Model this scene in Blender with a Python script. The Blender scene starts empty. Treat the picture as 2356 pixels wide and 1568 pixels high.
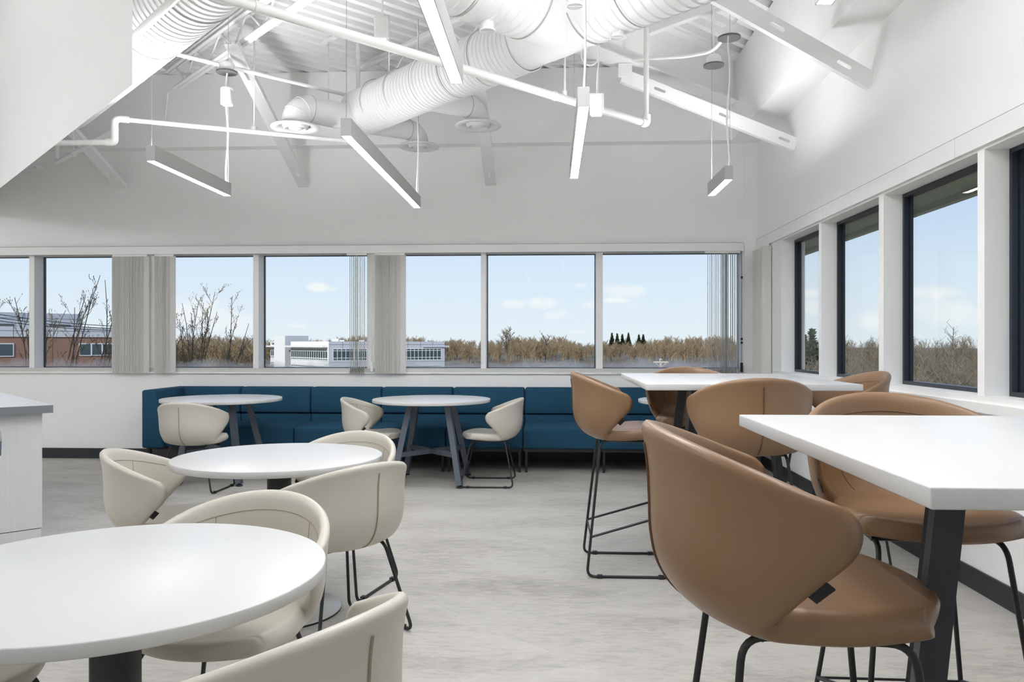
import bpy, bmesh, math, random
import numpy as np
from mathutils import Vector, Matrix

C = bpy.context.scene
COL = C.collection
PI = math.pi
D2R = math.radians

# ------------------------------------------------------------------ camera
CAMH = 1.271
PSI = D2R(2.9)
cam_d = bpy.data.cameras.new('camera')
cam = bpy.data.objects.new('camera', cam_d)
COL.objects.link(cam)
cam.location = (0, 0, CAMH)
cam.rotation_euler = (PI / 2, 0, PSI)
cam_d.sensor_fit = 'HORIZONTAL'
cam_d.sensor_width = 36.0
cam_d.lens = 1810.0 * 36.0 / 2356.0
cam_d.shift_y = 6.0 / 2356.0
cam_d.clip_end = 5000
C.camera = cam

# ------------------------------------------------------------------ view
C.view_settings.view_transform = 'Standard'
C.view_settings.look = 'None'
C.view_settings.gamma = 1.0
C.view_settings.use_curve_mapping = False
C.view_settings.exposure = 0.7
C.cycles.use_denoising = True
C.cycles.max_bounces = 12
C.cycles.diffuse_bounces = 8
C.cycles.glossy_bounces = 4
C.cycles.transparent_max_bounces = 16
C.cycles.transmission_bounces = 6
C.cycles.caustics_reflective = False
C.cycles.caustics_refractive = False
C.cycles.sample_clamp_indirect = 8.0

LAMP_DOWN = 27.0      # radiance of the pendants' lower diffusers
FILL_DRUM = (17.0, 15.0, 13.0)   # radiance of the drum lamps added out of view as fill light


# ------------------------------------------------------------------ node helpers
def lin(r, g=None, b=None):
    if g is None:
        g = b = r
    out = []
    for v in (r, g, b):
        v /= 255.0
        out.append(v / 12.92 if v <= 0.04045 else ((v + 0.055) / 1.055) ** 2.4)
    return (out[0], out[1], out[2], 1.0)


class NT:
    def __init__(self, tree):
        self.t = tree
        self.t.nodes.clear()

    def n(self, typ, **kw):
        nd = self.t.nodes.new(typ)
        for k, v in kw.items():
            if k.startswith('i_'):
                key = k[2:]
                key = int(key) if key.isdigit() else key
                nd.inputs[key].default_value = v
            else:
                setattr(nd, k, v)
        return nd

    def l(self, a, b):
        self.t.links.new(a, b)

    def math(self, op, a, b=None, clamp=False):
        nd = self.t.nodes.new('ShaderNodeMath')
        nd.operation = op
        nd.use_clamp = clamp
        for i, v in enumerate((a, b)):
            if v is None:
                continue
            if isinstance(v, (int, float)):
                nd.inputs[i].default_value = v
            else:
                self.l(v, nd.inputs[i])
        return nd.outputs[0]


# ------------------------------------------------------------------ sky
def cloud_dir(px, py):
    az = math.atan((px - 1178.0) / 1810.0) - PSI
    el = math.atan((790.0 - py) / math.hypot(1810.0, px - 1178.0))
    return az, el


w = bpy.data.worlds.new('sky')
C.world = w
w.use_nodes = True
nt = NT(w.node_tree)
tc = nt.n('ShaderNodeTexCoord')
sep = nt.n('ShaderNodeSeparateXYZ')
nt.l(tc.outputs['Generated'], sep.inputs[0])
el = nt.math('ARCSINE', sep.outputs['Z'])
az = nt.math('ARCTAN2', sep.outputs['X'], sep.outputs['Y'])
ramp = nt.n('ShaderNodeValToRGB')
cr = ramp.color_ramp
cr.elements[0].position = 0.0
cr.elements[0].color = (0.30, 0.29, 0.26, 1)
cr.elements[1].position = 1.0
cr.elements[1].color = (0.30, 0.47, 0.86, 1)
for p, c in ((0.495, (0.36, 0.34, 0.31, 1)), (0.4985, lin(236, 245, 252)), (0.525, lin(224, 239, 255)), (0.56, lin(199, 221, 255)), (0.61, lin(182, 208, 255)), (0.75, (0.40, 0.58, 0.95, 1))):
    e = cr.elements.new(p)
    e.color = c
nt.l(nt.math('ADD', nt.math('DIVIDE', el, PI), 0.5), ramp.inputs[0])
noise = nt.n('ShaderNodeTexNoise', i_Scale=38.0, i_Detail=6.0, i_Roughness=0.6)
nt.l(tc.outputs['Generated'], noise.inputs['Vector'])
nz = nt.math('MULTIPLY', nt.math('SUBTRACT', noise.outputs['Fac'], 0.5), 3.2)
mask = None
CLOUDS = [(735, 660, 26, 11, .9), (760, 664, 16, 6, .5), (668, 749, 40, 6, .5), (1182, 699, 34, 10, .75), (1248, 698, 38, 15, .85),
          (1284, 724, 32, 12, .7), (1336, 657, 13, 6, .5), (1356, 702, 26, 10, .6), (1424, 668, 34, 15, .7), (1465, 671, 26, 14, .6),
          (1420, 690, 34, 8, .85), (1462, 703, 20, 6, .3), (1330, 762, 22, 5, .5), (430, 715, 90, 34, .75), (520, 740, 70, 26, .6),
          (1866, 674, 36, 10, .8), (1862, 710, 50, 20, .7), (2012, 735, 40, 22, .8), (2140, 672, 58, 17, 1.0), (2130, 705, 90, 18, .6), (2200, 725, 80, 26, .7)]
for (px, py, wx, wy, amp) in CLOUDS:
    a0, e0 = cloud_dir(px, py)
    dx = nt.math('DIVIDE', nt.math('SUBTRACT', az, a0), wx / 1810.0)
    dy = nt.math('DIVIDE', nt.math('SUBTRACT', el, e0), wy / 1810.0)
    r2 = nt.math('ADD', nt.math('MULTIPLY', dx, dx), nt.math('MULTIPLY', dy, dy))
    v = nt.math('SUBTRACT', nt.math('ADD', 1.25, nz), r2)
    v = nt.math('MULTIPLY', v, 0.8 * amp, clamp=True)
    v = nt.math('MINIMUM', v, amp)
    mask = v if mask is None else nt.math('MAXIMUM', mask, v)
mix = nt.n('ShaderNodeMix', data_type='RGBA')
nt.l(mask, mix.inputs['Factor'])
nt.l(ramp.outputs[0], mix.inputs[6])
mix.inputs[7].default_value = (0.98, 0.98, 1.0, 1)
bg = nt.n('ShaderNodeBackground', i_Strength=0.625)
nt.l(mix.outputs[2], bg.inputs['Color'])
wo = nt.n('ShaderNodeOutputWorld')
nt.l(bg.outputs[0], wo.inputs[0])

# ------------------------------------------------------------------ sun (behind and left of the camera, outdoors only)
sd = bpy.data.lights.new('sun', 'SUN')
sd.energy = 2.05
sd.angle = D2R(0.6)
sd.color = (1.0, 0.94, 0.84)
sun = bpy.data.objects.new('sun', sd)
COL.objects.link(sun)
sun.rotation_euler = Vector((0.28, 0.84, -0.50)).to_track_quat('-Z', 'Y').to_euler()


# ------------------------------------------------------------------ materials
def mat(name, col, rough=0.5, metal=0.0, spec=0.5, noise=None, bump=None, coat=0.0, emit=None, trans=0.0):
    m = bpy.data.materials.new(name)
    m.use_nodes = True
    t = NT(m.node_tree)
    b = t.n('ShaderNodeBsdfPrincipled')
    b.inputs['Base Color'].default_value = col
    b.inputs['Roughness'].default_value = rough
    b.inputs['Metallic'].default_value = metal
    b.inputs['Specular IOR Level'].default_value = spec
    b.inputs['Coat Weight'].default_value = coat
    o = t.n('ShaderNodeOutputMaterial')
    t.l(b.outputs[0], o.inputs[0])
    if trans:
        tl = t.n('ShaderNodeBsdfTranslucent')
        tl.inputs[0].default_value = col
        mxs = t.n('ShaderNodeMixShader', i_Fac=trans)
        t.l(b.outputs[0], mxs.inputs[1])
        t.l(tl.outputs[0], mxs.inputs[2])
        t.l(mxs.outputs[0], o.inputs[0])
    if noise:
        sc, amt = noise[0], noise[1]
        stretch = noise[2] if len(noise) > 2 else (1, 1, 1)
        tcn = t.n('ShaderNodeTexCoord')
        mp = t.n('ShaderNodeMapping')
        mp.inputs['Scale'].default_value = stretch
        t.l(tcn.outputs['Object'], mp.inputs[0])
        ns = t.n('ShaderNodeTexNoise', i_Scale=sc, i_Detail=5.0)
        t.l(mp.outputs[0], ns.inputs['Vector'])
        mx = t.n('ShaderNodeMix', data_type='RGBA')
        mx.inputs[6].default_value = tuple(c * (1 - amt) for c in col[:3]) + (1,)
        mx.inputs[7].default_value = tuple(min(1, c * (1 + amt)) for c in col[:3]) + (1,)
        t.l(ns.outputs['Fac'], mx.inputs['Factor'])
        t.l(mx.outputs[2], b.inputs['Base Color'])
    if bump:
        tcn = t.n('ShaderNodeTexCoord')
        ns = t.n('ShaderNodeTexNoise', i_Scale=bump[0], i_Detail=3.0)
        t.l(tcn.outputs['Object'], ns.inputs['Vector'])
        bp = t.n('ShaderNodeBump', i_Strength=bump[1], i_Distance=0.002)
        t.l(ns.outputs['Fac'], bp.inputs['Height'])
        t.l(bp.outputs[0], b.inputs['Normal'])
    if emit:
        b.inputs['Emission Color'].default_value = emit[0]
        b.inputs['Emission Strength'].default_value = emit[1]
    return m


M = {}
M['wall'] = mat('wall_paint', (0.91, 0.908, 0.902, 1), 0.7, bump=(260, 0.06))
M['white'] = mat('white_paint', (0.89, 0.89, 0.886, 1), 0.5)
M['trim'] = mat('window_trim_white', (0.86, 0.857, 0.85, 1), 0.45)
M['alu'] = mat('painted_mullion', (0.60, 0.595, 0.58, 1), 0.45)
M['deck'] = mat('deck_paint', (0.88, 0.88, 0.875, 1), 0.5, noise=(3, 0.05))
M['duct'] = mat('duct_paint', (0.76, 0.76, 0.756, 1), 0.42, spec=0.4)
M['duct_seam'] = mat('duct_seam', (0.42, 0.42, 0.41, 1), 0.6)
M['pipe'] = mat('pipe_paint', (0.84, 0.84, 0.83, 1), 0.4)
M['base'] = mat('rubber_baseboard', lin(46, 48, 52), 0.5)
M['black'] = mat('black_metal', lin(30, 31, 33), 0.45)
M['dark'] = mat('dark_plate', lin(80, 82, 80), 0.5)
M['gap'] = mat('dark_gap', lin(22, 22, 24), 0.8)
M['frame'] = mat('black_window_frame', lin(28, 38, 48), 0.35)
M['top'] = mat('white_laminate', (0.60, 0.60, 0.597, 1), 0.32, spec=0.5)
M['edge'] = mat('grey_edge', lin(120, 126, 132), 0.5)
M['steel'] = mat('grey_table_steel', lin(92, 100, 112), 0.38, metal=0.35)
M['barleg'] = mat('charcoal_table_steel', lin(50, 53, 58), 0.4, metal=0.2)
M['column'] = mat('black_column', lin(38, 40, 44), 0.5)
M['disc'] = mat('brushed_disc', lin(205, 205, 203), 0.3, metal=0.3)
M['cream'] = mat('cream_leather', lin(194, 189, 178), 0.36, bump=(420, 0.10), spec=0.5)
M['cream2'] = mat('cream_stitch', lin(150, 138, 116), 0.7)
M['tan'] = mat('tan_leather', lin(134, 104, 76), 0.36, bump=(420, 0.10), spec=0.5)
M['tan2'] = mat('tan_stitch', lin(92, 66, 44), 0.7)
M['teal'] = mat('teal_wool', lin(34, 72, 96), 0.9, noise=(420, 0.28), bump=(500, 0.35), spec=0.2)
M['tealpipe'] = mat('teal_seam', lin(18, 52, 74), 0.9)
M['lampbody'] = mat('lamp_housing', lin(176, 176, 175), 0.5)
M['cord'] = mat('white_cord', (0.85, 0.85, 0.84, 1), 0.5)
M['wire'] = mat('steel_wire', lin(170, 170, 168), 0.4, metal=0.5)
M['vane'] = mat('blind_vane', lin(240, 239, 235), 0.55, trans=0.4)
M['tag'] = mat('black_tag', lin(18, 18, 20), 0.6)
M['tagtext'] = mat('tag_lettering', lin(150, 152, 156), 0.6)
M['bucket'] = mat('chrome_bin', lin(200, 200, 202), 0.25, metal=0.6)
M['bluegrey'] = mat('slate_band', lin(84, 98, 112), 0.5)
M['panel'] = mat('cabinet_laminate', lin(212, 213, 214), 0.5, noise=(60, 0.07, (1.0, 1.0, 0.03)))
M['shadow_line'] = mat('painted_shadow_line', lin(140, 140, 138), 0.7)  # grey that stands in for the shadow line above the fascias
M['eave'] = mat('eave_soffit', lin(150, 156, 140), 0.7)


def emis(name, strength, col=(1, 1, 1, 1)):
    m = bpy.data.materials.new(name)
    m.use_nodes = True
    t = NT(m.node_tree)
    e = t.n('ShaderNodeEmission', i_Strength=strength)
    e.inputs[0].default_value = col
    o = t.n('ShaderNodeOutputMaterial')
    t.l(e.outputs[0], o.inputs[0])
    return m


M['lamp'] = emis('lamp_diffuser', LAMP_DOWN, (0.985, 0.99, 1.0, 1))


def floor_mat():
    m = bpy.data.materials.new('vinyl_floor')
    m.use_nodes = True
    t = NT(m.node_tree)
    tcn = t.n('ShaderNodeTexCoord')
    mp = t.n('ShaderNodeMapping')
    mp.inputs['Scale'].default_value = (0.7, 1.5, 1)
    mp.inputs['Rotation'].default_value = (0, 0, 0.35)
    t.l(tcn.outputs['Object'], mp.inputs[0])
    n1 = t.n('ShaderNodeTexNoise', i_Scale=1.6, i_Detail=9.0, i_Roughness=0.68, i_Distortion=0.5)
    t.l(mp.outputs[0], n1.inputs['Vector'])
    mp2 = t.n('ShaderNodeMapping')
    mp2.inputs['Scale'].default_value = (1.4, 5.0, 1)
    t.l(tcn.outputs['Object'], mp2.inputs[0])
    n2 = t.n('ShaderNodeTexNoise', i_Scale=7.0, i_Detail=8.0, i_Roughness=0.72, i_Distortion=0.8)
    t.l(mp2.outputs[0], n2.inputs['Vector'])
    add = t.math('ADD', t.math('MULTIPLY', n1.outputs['Fac'], 0.55), t.math('MULTIPLY', n2.outputs['Fac'], 0.45))
    r = t.n('ShaderNodeValToRGB')
    r.color_ramp.elements[0].position = 0.36
    r.color_ramp.elements[0].color = lin(150, 146, 140)
    r.color_ramp.elements[1].position = 0.64
    r.color_ramp.elements[1].color = lin(194, 191, 186)
    e = r.color_ramp.elements.new(0.5)
    e.color = lin(181, 178, 172)
    t.l(add, r.inputs[0])
    br = t.n('ShaderNodeTexBrick', i_Scale=1.0)
    br.inputs['Brick Width'].default_value = 0.92
    br.inputs['Row Height'].default_value = 0.46
    br.inputs['Mortar Size'].default_value = 0.0022
    br.inputs['Color1'].default_value = (1, 1, 1, 1)
    br.inputs['Color2'].default_value = (0.95, 0.95, 0.95, 1)
    br.inputs['Mortar'].default_value = (0.86, 0.86, 0.85, 1)
    mp3 = t.n('ShaderNodeMapping')
    mp3.inputs['Rotation'].default_value = (0, 0, PI / 4)
    t.l(tcn.outputs['Object'], mp3.inputs[0])
    t.l(mp3.outputs[0], br.inputs['Vector'])
    mx = t.n('ShaderNodeMix', data_type='RGBA', blend_type='MULTIPLY')
    mx.inputs['Factor'].default_value = 1.0
    t.l(r.outputs[0], mx.inputs[6])
    t.l(br.outputs['Color'], mx.inputs[7])
    b = t.n('ShaderNodeBsdfPrincipled')
    b.inputs['Roughness'].default_value = 0.5
    b.inputs['Specular IOR Level'].default_value = 0.35
    t.l(mx.outputs[2], b.inputs['Base Color'])
    o = t.n('ShaderNodeOutputMaterial')
    t.l(b.outputs[0], o.inputs[0])
    return m


M['floor'] = floor_mat()


def glass_mat(name, tint, fog, zlow, refl):
    """clear pane; condensation (a whitish film with its own shape) sits along the lower edge"""
    m = bpy.data.materials.new(name)
    m.use_nodes = True
    t = NT(m.node_tree)
    tr = t.n('ShaderNodeBsdfTransparent')
    tr.inputs[0].default_value = tint
    gl = t.n('ShaderNodeBsdfGlossy', i_Roughness=0.01)
    gl.inputs[0].default_value = refl
    fr = t.n('ShaderNodeFresnel', i_IOR=1.35)
    m1 = t.n('ShaderNodeMixShader')
    geo = t.n('ShaderNodeNewGeometry')
    t.l(t.math('MULTIPLY', fr.outputs[0], t.math('SUBTRACT', 1.0, geo.outputs['Backfacing'])), m1.inputs[0])
    t.l(tr.outputs[0], m1.inputs[1])
    t.l(gl.outputs[0], m1.inputs[2])
    sp = t.n('ShaderNodeSeparateXYZ')
    t.l(geo.outputs['Position'], sp.inputs[0])
    ns = t.n('ShaderNodeTexNoise', i_Scale=3.5, i_Detail=4.0)
    t.l(geo.outputs['Position'], ns.inputs['Vector'])
    h = t.math('SUBTRACT', sp.outputs['Z'], zlow)
    f = t.math('SUBTRACT', t.math('MULTIPLY', ns.outputs['Fac'], 1.7), t.math('MULTIPLY', h, 9.0))
    f = t.math('MULTIPLY', f, fog, clamp=True)
    df = t.n('ShaderNodeBsdfTranslucent')
    df.inputs[0].default_value = (0.85, 0.87, 0.9, 1)
    d2 = t.n('ShaderNodeBsdfDiffuse')
    d2.inputs[0].default_value = (0.85, 0.87, 0.9, 1)
    m3 = t.n('ShaderNodeMixShader', i_Fac=0.5)
    t.l(df.outputs[0], m3.inputs[1])
    t.l(d2.outputs[0], m3.inputs[2])
    m2 = t.n('ShaderNodeMixShader')
    t.l(f, m2.inputs[0])
    t.l(m1.outputs[0], m2.inputs[1])
    t.l(m3.outputs[0], m2.inputs[2])
    o = t.n('ShaderNodeOutputMaterial')
    t.l(m2.outputs[0], o.inputs[0])
    return m


M['glass'] = glass_mat('window_glass', (0.97, 0.985, 0.98, 1), 0.42, 1.0, (0.05, 0.05, 0.05, 1))
M['glass_r'] = glass_mat('window_glass_side', (0.96, 0.98, 0.97, 1), 0.0, 1.0, (0.45, 0.46, 0.47, 1))

# outdoors
M['brick'] = mat('brick_wall', lin(150, 116, 100), 0.9, noise=(2.5, 0.12))
M['metalband'] = mat('grey_metal_cladding', lin(206, 209, 212), 0.5)
M['screen'] = mat('grey_screen_cladding', lin(176, 178, 182), 0.5)
M['joint'] = mat('panel_joint', lin(120, 124, 130), 0.7)
M['offwhite'] = mat('office_white_render', lin(240, 238, 234), 0.7)
M['offgrey'] = mat('office_grey_cladding', lin(186, 190, 200), 0.6)
M['offglass'] = mat('office_glazing', lin(58, 78, 84), 0.15, spec=0.8)
M['offframe'] = mat('office_window_frame', lin(225, 226, 226), 0.5)
M['sign'] = mat('sign_lettering', lin(92, 40, 84), 0.6)
M['bark'] = mat('bare_bark', lin(104, 92, 80), 0.85, noise=(8, 0.25))
M['bud'] = mat('buds', lin(150, 134, 100), 0.8)
M['twig'] = mat('bare_wood_twigs', lin(158, 138, 108), 0.9, noise=(0.06, 0.35))
M['twig2'] = mat('grey_wood_twigs', lin(134, 122, 104), 0.9, noise=(0.08, 0.3))
M['ever'] = mat('evergreen_needles', lin(62, 74, 50), 0.9, noise=(0.8, 0.3))
M['scrub'] = mat('winter_ground', lin(112, 100, 84), 0.95, noise=(0.4, 0.45))
M['timber'] = mat('pole_timber', lin(206, 196, 176), 0.8)
M['house'] = mat('house_siding', lin(228, 226, 222), 0.7)
M['roof'] = mat('house_roof', lin(120, 112, 108), 0.8)
M['wirebk'] = mat('black_wire', lin(60, 62, 66), 0.6)


# ------------------------------------------------------------------ mesh builder
class MB:
    def __init__(self):
        self.v, self.f, self.s = [], [], []

    def add(self, vs, fs, smooth=False):
        o = len(self.v)
        self.v += [tuple(p) for p in vs]
        self.f += [tuple(i + o for i in q) for q in fs]
        self.s += [smooth] * len(fs)

    def box(self, x0, x1, y0, y1, z0, z1, mtx=None):
        vs = [(x, y, z) for z in (z0, z1) for y in (y0, y1) for x in (x0, x1)]
        if mtx is not None:
            vs = [mtx @ Vector(p) for p in vs]
        self.add(vs, [(0, 2, 3, 1), (4, 5, 7, 6), (0, 1, 5, 4), (2, 6, 7, 3), (0, 4, 6, 2), (1, 3, 7, 5)])

    def rbox(self, x0, x1, y0, y1, z0, z1, r=0.01, seg=3, fn=None, mtx=None, cuts=0):
        bm = bmesh.new()
        bmesh.ops.create_cube(bm, size=1.0)
        for v in bm.verts:
            v.co = Vector(((x0 + x1) / 2 + v.co.x * (x1 - x0), (y0 + y1) / 2 + v.co.y * (y1 - y0), (z0 + z1) / 2 + v.co.z * (z1 - z0)))
        bmesh.ops.bevel(bm, geom=bm.edges[:], offset=r, segments=seg, affect='EDGES', profile=0.5)
        if cuts:
            es = [e for e in bm.edges if (e.verts[0].co - e.verts[1].co).length > 4 * r]
            bmesh.ops.subdivide_edges(bm, edges=es, cuts=cuts, use_grid_fill=True)
        if fn:
            for v in bm.verts:
                v.co = Vector(fn(v.co.x, v.co.y, v.co.z))
        if mtx is not None:
            for v in bm.verts:
                v.co = mtx @ v.co
        bm.verts.index_update()
        self.add([tuple(v.co) for v in bm.verts], [tuple(v.index for v in f.verts) for f in bm.faces], True)
        bm.free()

    def tube(self, pts, r, n=8, closed=False, caps=True):
        P = [Vector(p) for p in pts]
        m = len(P)
        R = r if isinstance(r, (list, tuple)) else [r] * m
        tang = []
        for i in range(m):
            if closed:
                t = P[(i + 1) % m] - P[i - 1]
            else:
                t = P[min(i + 1, m - 1)] - P[max(i - 1, 0)]
            tang.append(t.normalized() if t.length > 1e-9 else Vector((0, 0, 1)))
        ref = Vector((0, 0, 1)) if abs(tang[0].z) < 0.9 else Vector((1, 0, 0))
        u = tang[0].cross(ref).normalized()
        vs = []
        for i in range(m):
            u = (u - tang[i] * u.dot(tang[i]))
            u = u.normalized() if u.length > 1e-9 else tang[i].orthogonal().normalized()
            w_ = tang[i].cross(u)
            for k in range(n):
                a = 2 * PI * k / n
                vs.append(P[i] + (u * math.cos(a) + w_ * math.sin(a)) * R[i])
        fs = []
        for i in range(m if closed else m - 1):
            j = (i + 1) % m
            for k in range(n):
                k2 = (k + 1) % n
                fs.append((i * n + k, i * n + k2, j * n + k2, j * n + k))
        self.add(vs, fs, True)
        if caps and not closed:
            o = len(self.v) - len(vs)
            self.f.append(tuple(o + k for k in range(n))[::-1])
            self.f.append(tuple(o + (m - 1) * n + k for k in range(n)))
            self.s += [False, False]

    def lathe(self, prof, origin=(0, 0, 0), axis=(0, 0, 1), n=32, smooth=True, cap0=False, cap1=False):
        """prof: list of (radius, height along axis)"""
        a = Vector(axis).normalized()
        u = a.orthogonal().normalized()
        w_ = a.cross(u)
        o = Vector(origin)
        vs, fs = [], []
        for (r, h) in prof:
            for k in range(n):
                t = 2 * PI * k / n
                vs.append(o + a * h + (u * math.cos(t) + w_ * math.sin(t)) * r)
        for i in range(len(prof) - 1):
            for k in range(n):
                k2 = (k + 1) % n
                fs.append((i * n + k, i * n + k2, (i + 1) * n + k2, (i + 1) * n + k))
        if cap0:
            fs.append(tuple(range(n))[::-1])
        if cap1:
            b = (len(prof) - 1) * n
            fs.append(tuple(b + k for k in range(n)))
        self.add(vs, fs, smooth)

    def cyl(self, p0, p1, r, n=20):
        p0, p1 = Vector(p0), Vector(p1)
        L = (p1 - p0).length
        self.lathe([(r, 0), (r, L)], p0, p1 - p0, n, True, True, True)

    def bar(self, p0, p1, wx, wz, up=(0, 0, 1)):
        p0, p1 = Vector(p0), Vector(p1)
        t = (p1 - p0).normalized()
        u = t.cross(Vector(up)).normalized()
        v = u.cross(t).normalized()
        vs = []
        for p in (p0, p1):
            for a, b in ((-1, -1), (1, -1), (1, 1), (-1, 1)):
                vs.append(p + u * (a * wx / 2) + v * (b * wz / 2))
        self.add(vs, [(3, 2, 1, 0), (4, 5, 6, 7), (0, 1, 5, 4), (1, 2, 6, 5), (2, 3, 7, 6), (3, 0, 4, 7)])

    def prism(self, poly, z0, z1):
        n = len(poly)
        vs = [(x, y, z0) for x, y in poly] + [(x, y, z1) for x, y in poly]
        fs = [tuple(range(n))[::-1], tuple(range(n, 2 * n))]
        for i in range(n):
            j = (i + 1) % n
            fs.append((i, j, n + j, n + i))
        self.add(vs, fs)

    def mesh(self, name, material, origin=(0, 0, 0)):
        me = bpy.data.meshes.new(name)
        ox, oy, oz = origin
        me.from_pydata([(p[0] - ox, p[1] - oy, p[2] - oz) for p in self.v], [], self.f)
        me.polygons.foreach_set('use_smooth', self.s)
        me.materials.append(material)
        me.update()
        bm = bmesh.new()
        bm.from_mesh(me)
        bmesh.ops.recalc_face_normals(bm, faces=bm.faces[:])
        for e in bm.edges:
            if len(e.link_faces) == 2 and e.calc_face_angle(0) > D2R(48):
                e.smooth = False
        bm.to_mesh(me)
        bm.free()
        return me

    def build(self, name, material, parent=None, origin=None, loc=None):
        """link as ONE object; origin: world point that becomes the object's origin"""
        og = origin or (0, 0, 0)
        o = bpy.data.objects.new(name, self.mesh(name, material, og))
        COL.objects.link(o)
        if parent is not None:
            o.parent = parent
        if origin is not None and parent is None:
            o.location = origin
        if loc is not None:
            o.location = loc
        return o


def tag(o, label=None, cat=None, group=None, kind=None):
    if label:
        o['label'] = label
    if cat:
        o['category'] = cat
    if group:
        o['group'] = group
    if kind:
        o['kind'] = kind
    return o


def empty(name, loc, rz=0.0, label=None, cat=None, group=None):
    o = bpy.data.objects.new(name, None)
    COL.objects.link(o)
    o.location = loc
    o.rotation_euler = (0, 0, rz)
    o.empty_display_size = 0.1
    return tag(o, label, cat, group)


def copy_tree(o, parent=None):
    c = o.copy()
    COL.objects.link(c)
    c.parent = parent
    for ch in [k for k in bpy.data.objects if k.parent == o]:
        copy_tree(ch, c)
    return c


def structure(name, mb, m, label, cat, parent=None):
    o = mb.build(name, m, parent)
    if parent is None:
        tag(o, label, cat, None, 'structure')
    return o


def fillet(pts, rad, seg=5, closed=False):
    P = [Vector(p) for p in pts]
    out = []
    m = len(P)
    for i in range(m):
        if not closed and i in (0, m - 1):
            out.append(P[i])
            continue
        a, b, c = P[i - 1], P[i], P[(i + 1) % m]
        d1, d2 = (a - b), (c - b)
        r = min(rad, d1.length * 0.45, d2.length * 0.45)
        p, q = b + d1.normalized() * r, b + d2.normalized() * r
        for k in range(seg + 1):
            t = k / seg
            out.append(p * (1 - t) ** 2 + b * 2 * t * (1 - t) + q * t * t)
    return out


# ------------------------------------------------------------------ room
XR = 2.186        # right wall plane
YB = 8.49         # back wall plane
XL, YF = -9.2, -4.6
ZC = 3.40         # height at which the walls step in
ZT = 4.186        # underside of the deck
INS = 0.30
SILL, HEAD = 0.96, 2.25

b = MB()
b.box(XL - .2, XR + .22, YF - .2, YB + .25, -.2, 0)
structure('floor', b, M['floor'], 'light grey mottled vinyl floor of the room', 'floor')

b = MB()
b.box(XL, XR + .22, YB, YB + .25, 0, SILL)                  # below the windows
b.box(XL, XR + .22, YB, YB + .25, HEAD, ZC)                 # above the windows
b.box(2.03, XR + .22, YB, YB + .25, SILL, HEAD)             # end pier
b.box(XL, XR + .22, YB - .15, YB + .25, ZC, ZT)             # stepped-in upper part
b.box(XL, XR + .22, YB - .02, YB + .25, ZT, ZT + .25)
b.box(XL, -6.0, YB, YB + .25, ZT, 5.3)
structure('wall_back', b, M['wall'], 'white back wall over and under the window strip', 'wall')

piers = [(4.096, 4.161), (5.308, 5.384), (6.506, 6.568)]
wins = [(6.568, 7.62), (5.384, 6.506), (4.161, 5.308), (2.94, 4.096)]
y = 2.94
b = MB()
b.box(XR, XR + .22, YF, YB, 0, 1.005)
b.box(XR, XR + .22, YF, YB, 2.253, ZC)
b.box(XR, XR + .22, 7.62, YB, 1.005, 2.253)
for a0, a1 in piers:
    b.box(XR, XR + .175, a0, a1, 1.005, 2.253)
while y > YF + 1.3:
    b.box(XR, XR + .175, y - .07, y, 1.005, 2.253)
    wins.append((y - 1.21, y - .07))
    y -= 1.21
b.box(XR, XR + .22, YF, y, 1.005, 2.253)
b.box(XR - INS, XR + .22, YF, YB - .15, ZC, ZT)
b.box(XR - .02, XR + .22, -.6, YB, ZT, ZT + .25)
b.box(XR, XR + .22, YF, .4, ZT, 5.3)
structure('wall_right', b, M['wall'], 'white right hand wall with the deep window openings', 'wall')

b = MB()
b.box(XL - .2, XL, YF, YB + .25, 0, 5.3)
structure('wall_left', b, M['wall'], 'white wall closing the room on the left', 'wall')
b = MB()
b.box(XL - .2, XR + .22, YF - .2, YF, 0, 5.3)
structure('wall_front', b, M['wall'], 'white wall behind the viewer', 'wall')

# corrugated steel deck, flutes running at 45 degrees to the walls
b = MB()
pitch, dep = 0.152, 0.070
prof = [(0.0, 0), (0.056, 0), (0.070, dep), (0.138, dep), (0.152, 0)]
q0, q1 = -12.6, 5.2
i = 0
vs, fs = [], []
q = q0
while q < q1:
    for (dq, dz) in prof[:-1]:
        for p in (1.40, 7.9):
            # q = (x - y)/sqrt2 , p = (x + y)/sqrt2
            x_, y_ = (p + q + dq) / math.sqrt(2), (p - q - dq) / math.sqrt(2)
            vs.append((x_, y_, ZT + dz))
    q += pitch
nrow = len(vs) // 2
for i in range(nrow - 1):
    fs.append((2 * i, 2 * i + 1, 2 * i + 3, 2 * i + 2))
b.add(vs, fs)
structure('ceiling', b, M['deck'], 'white corrugated steel roof deck overhead', 'ceiling')

b = MB()
b.prism([(XL, YF), (XR + .22, YF), (XR + .22, -.43), (-6.52, YB), (XL, YB)], 5.2, 5.3)
structure('ceiling', b, M['white'], 'flat higher ceiling over the kitchen side behind the bulkhead', 'ceiling')
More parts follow.
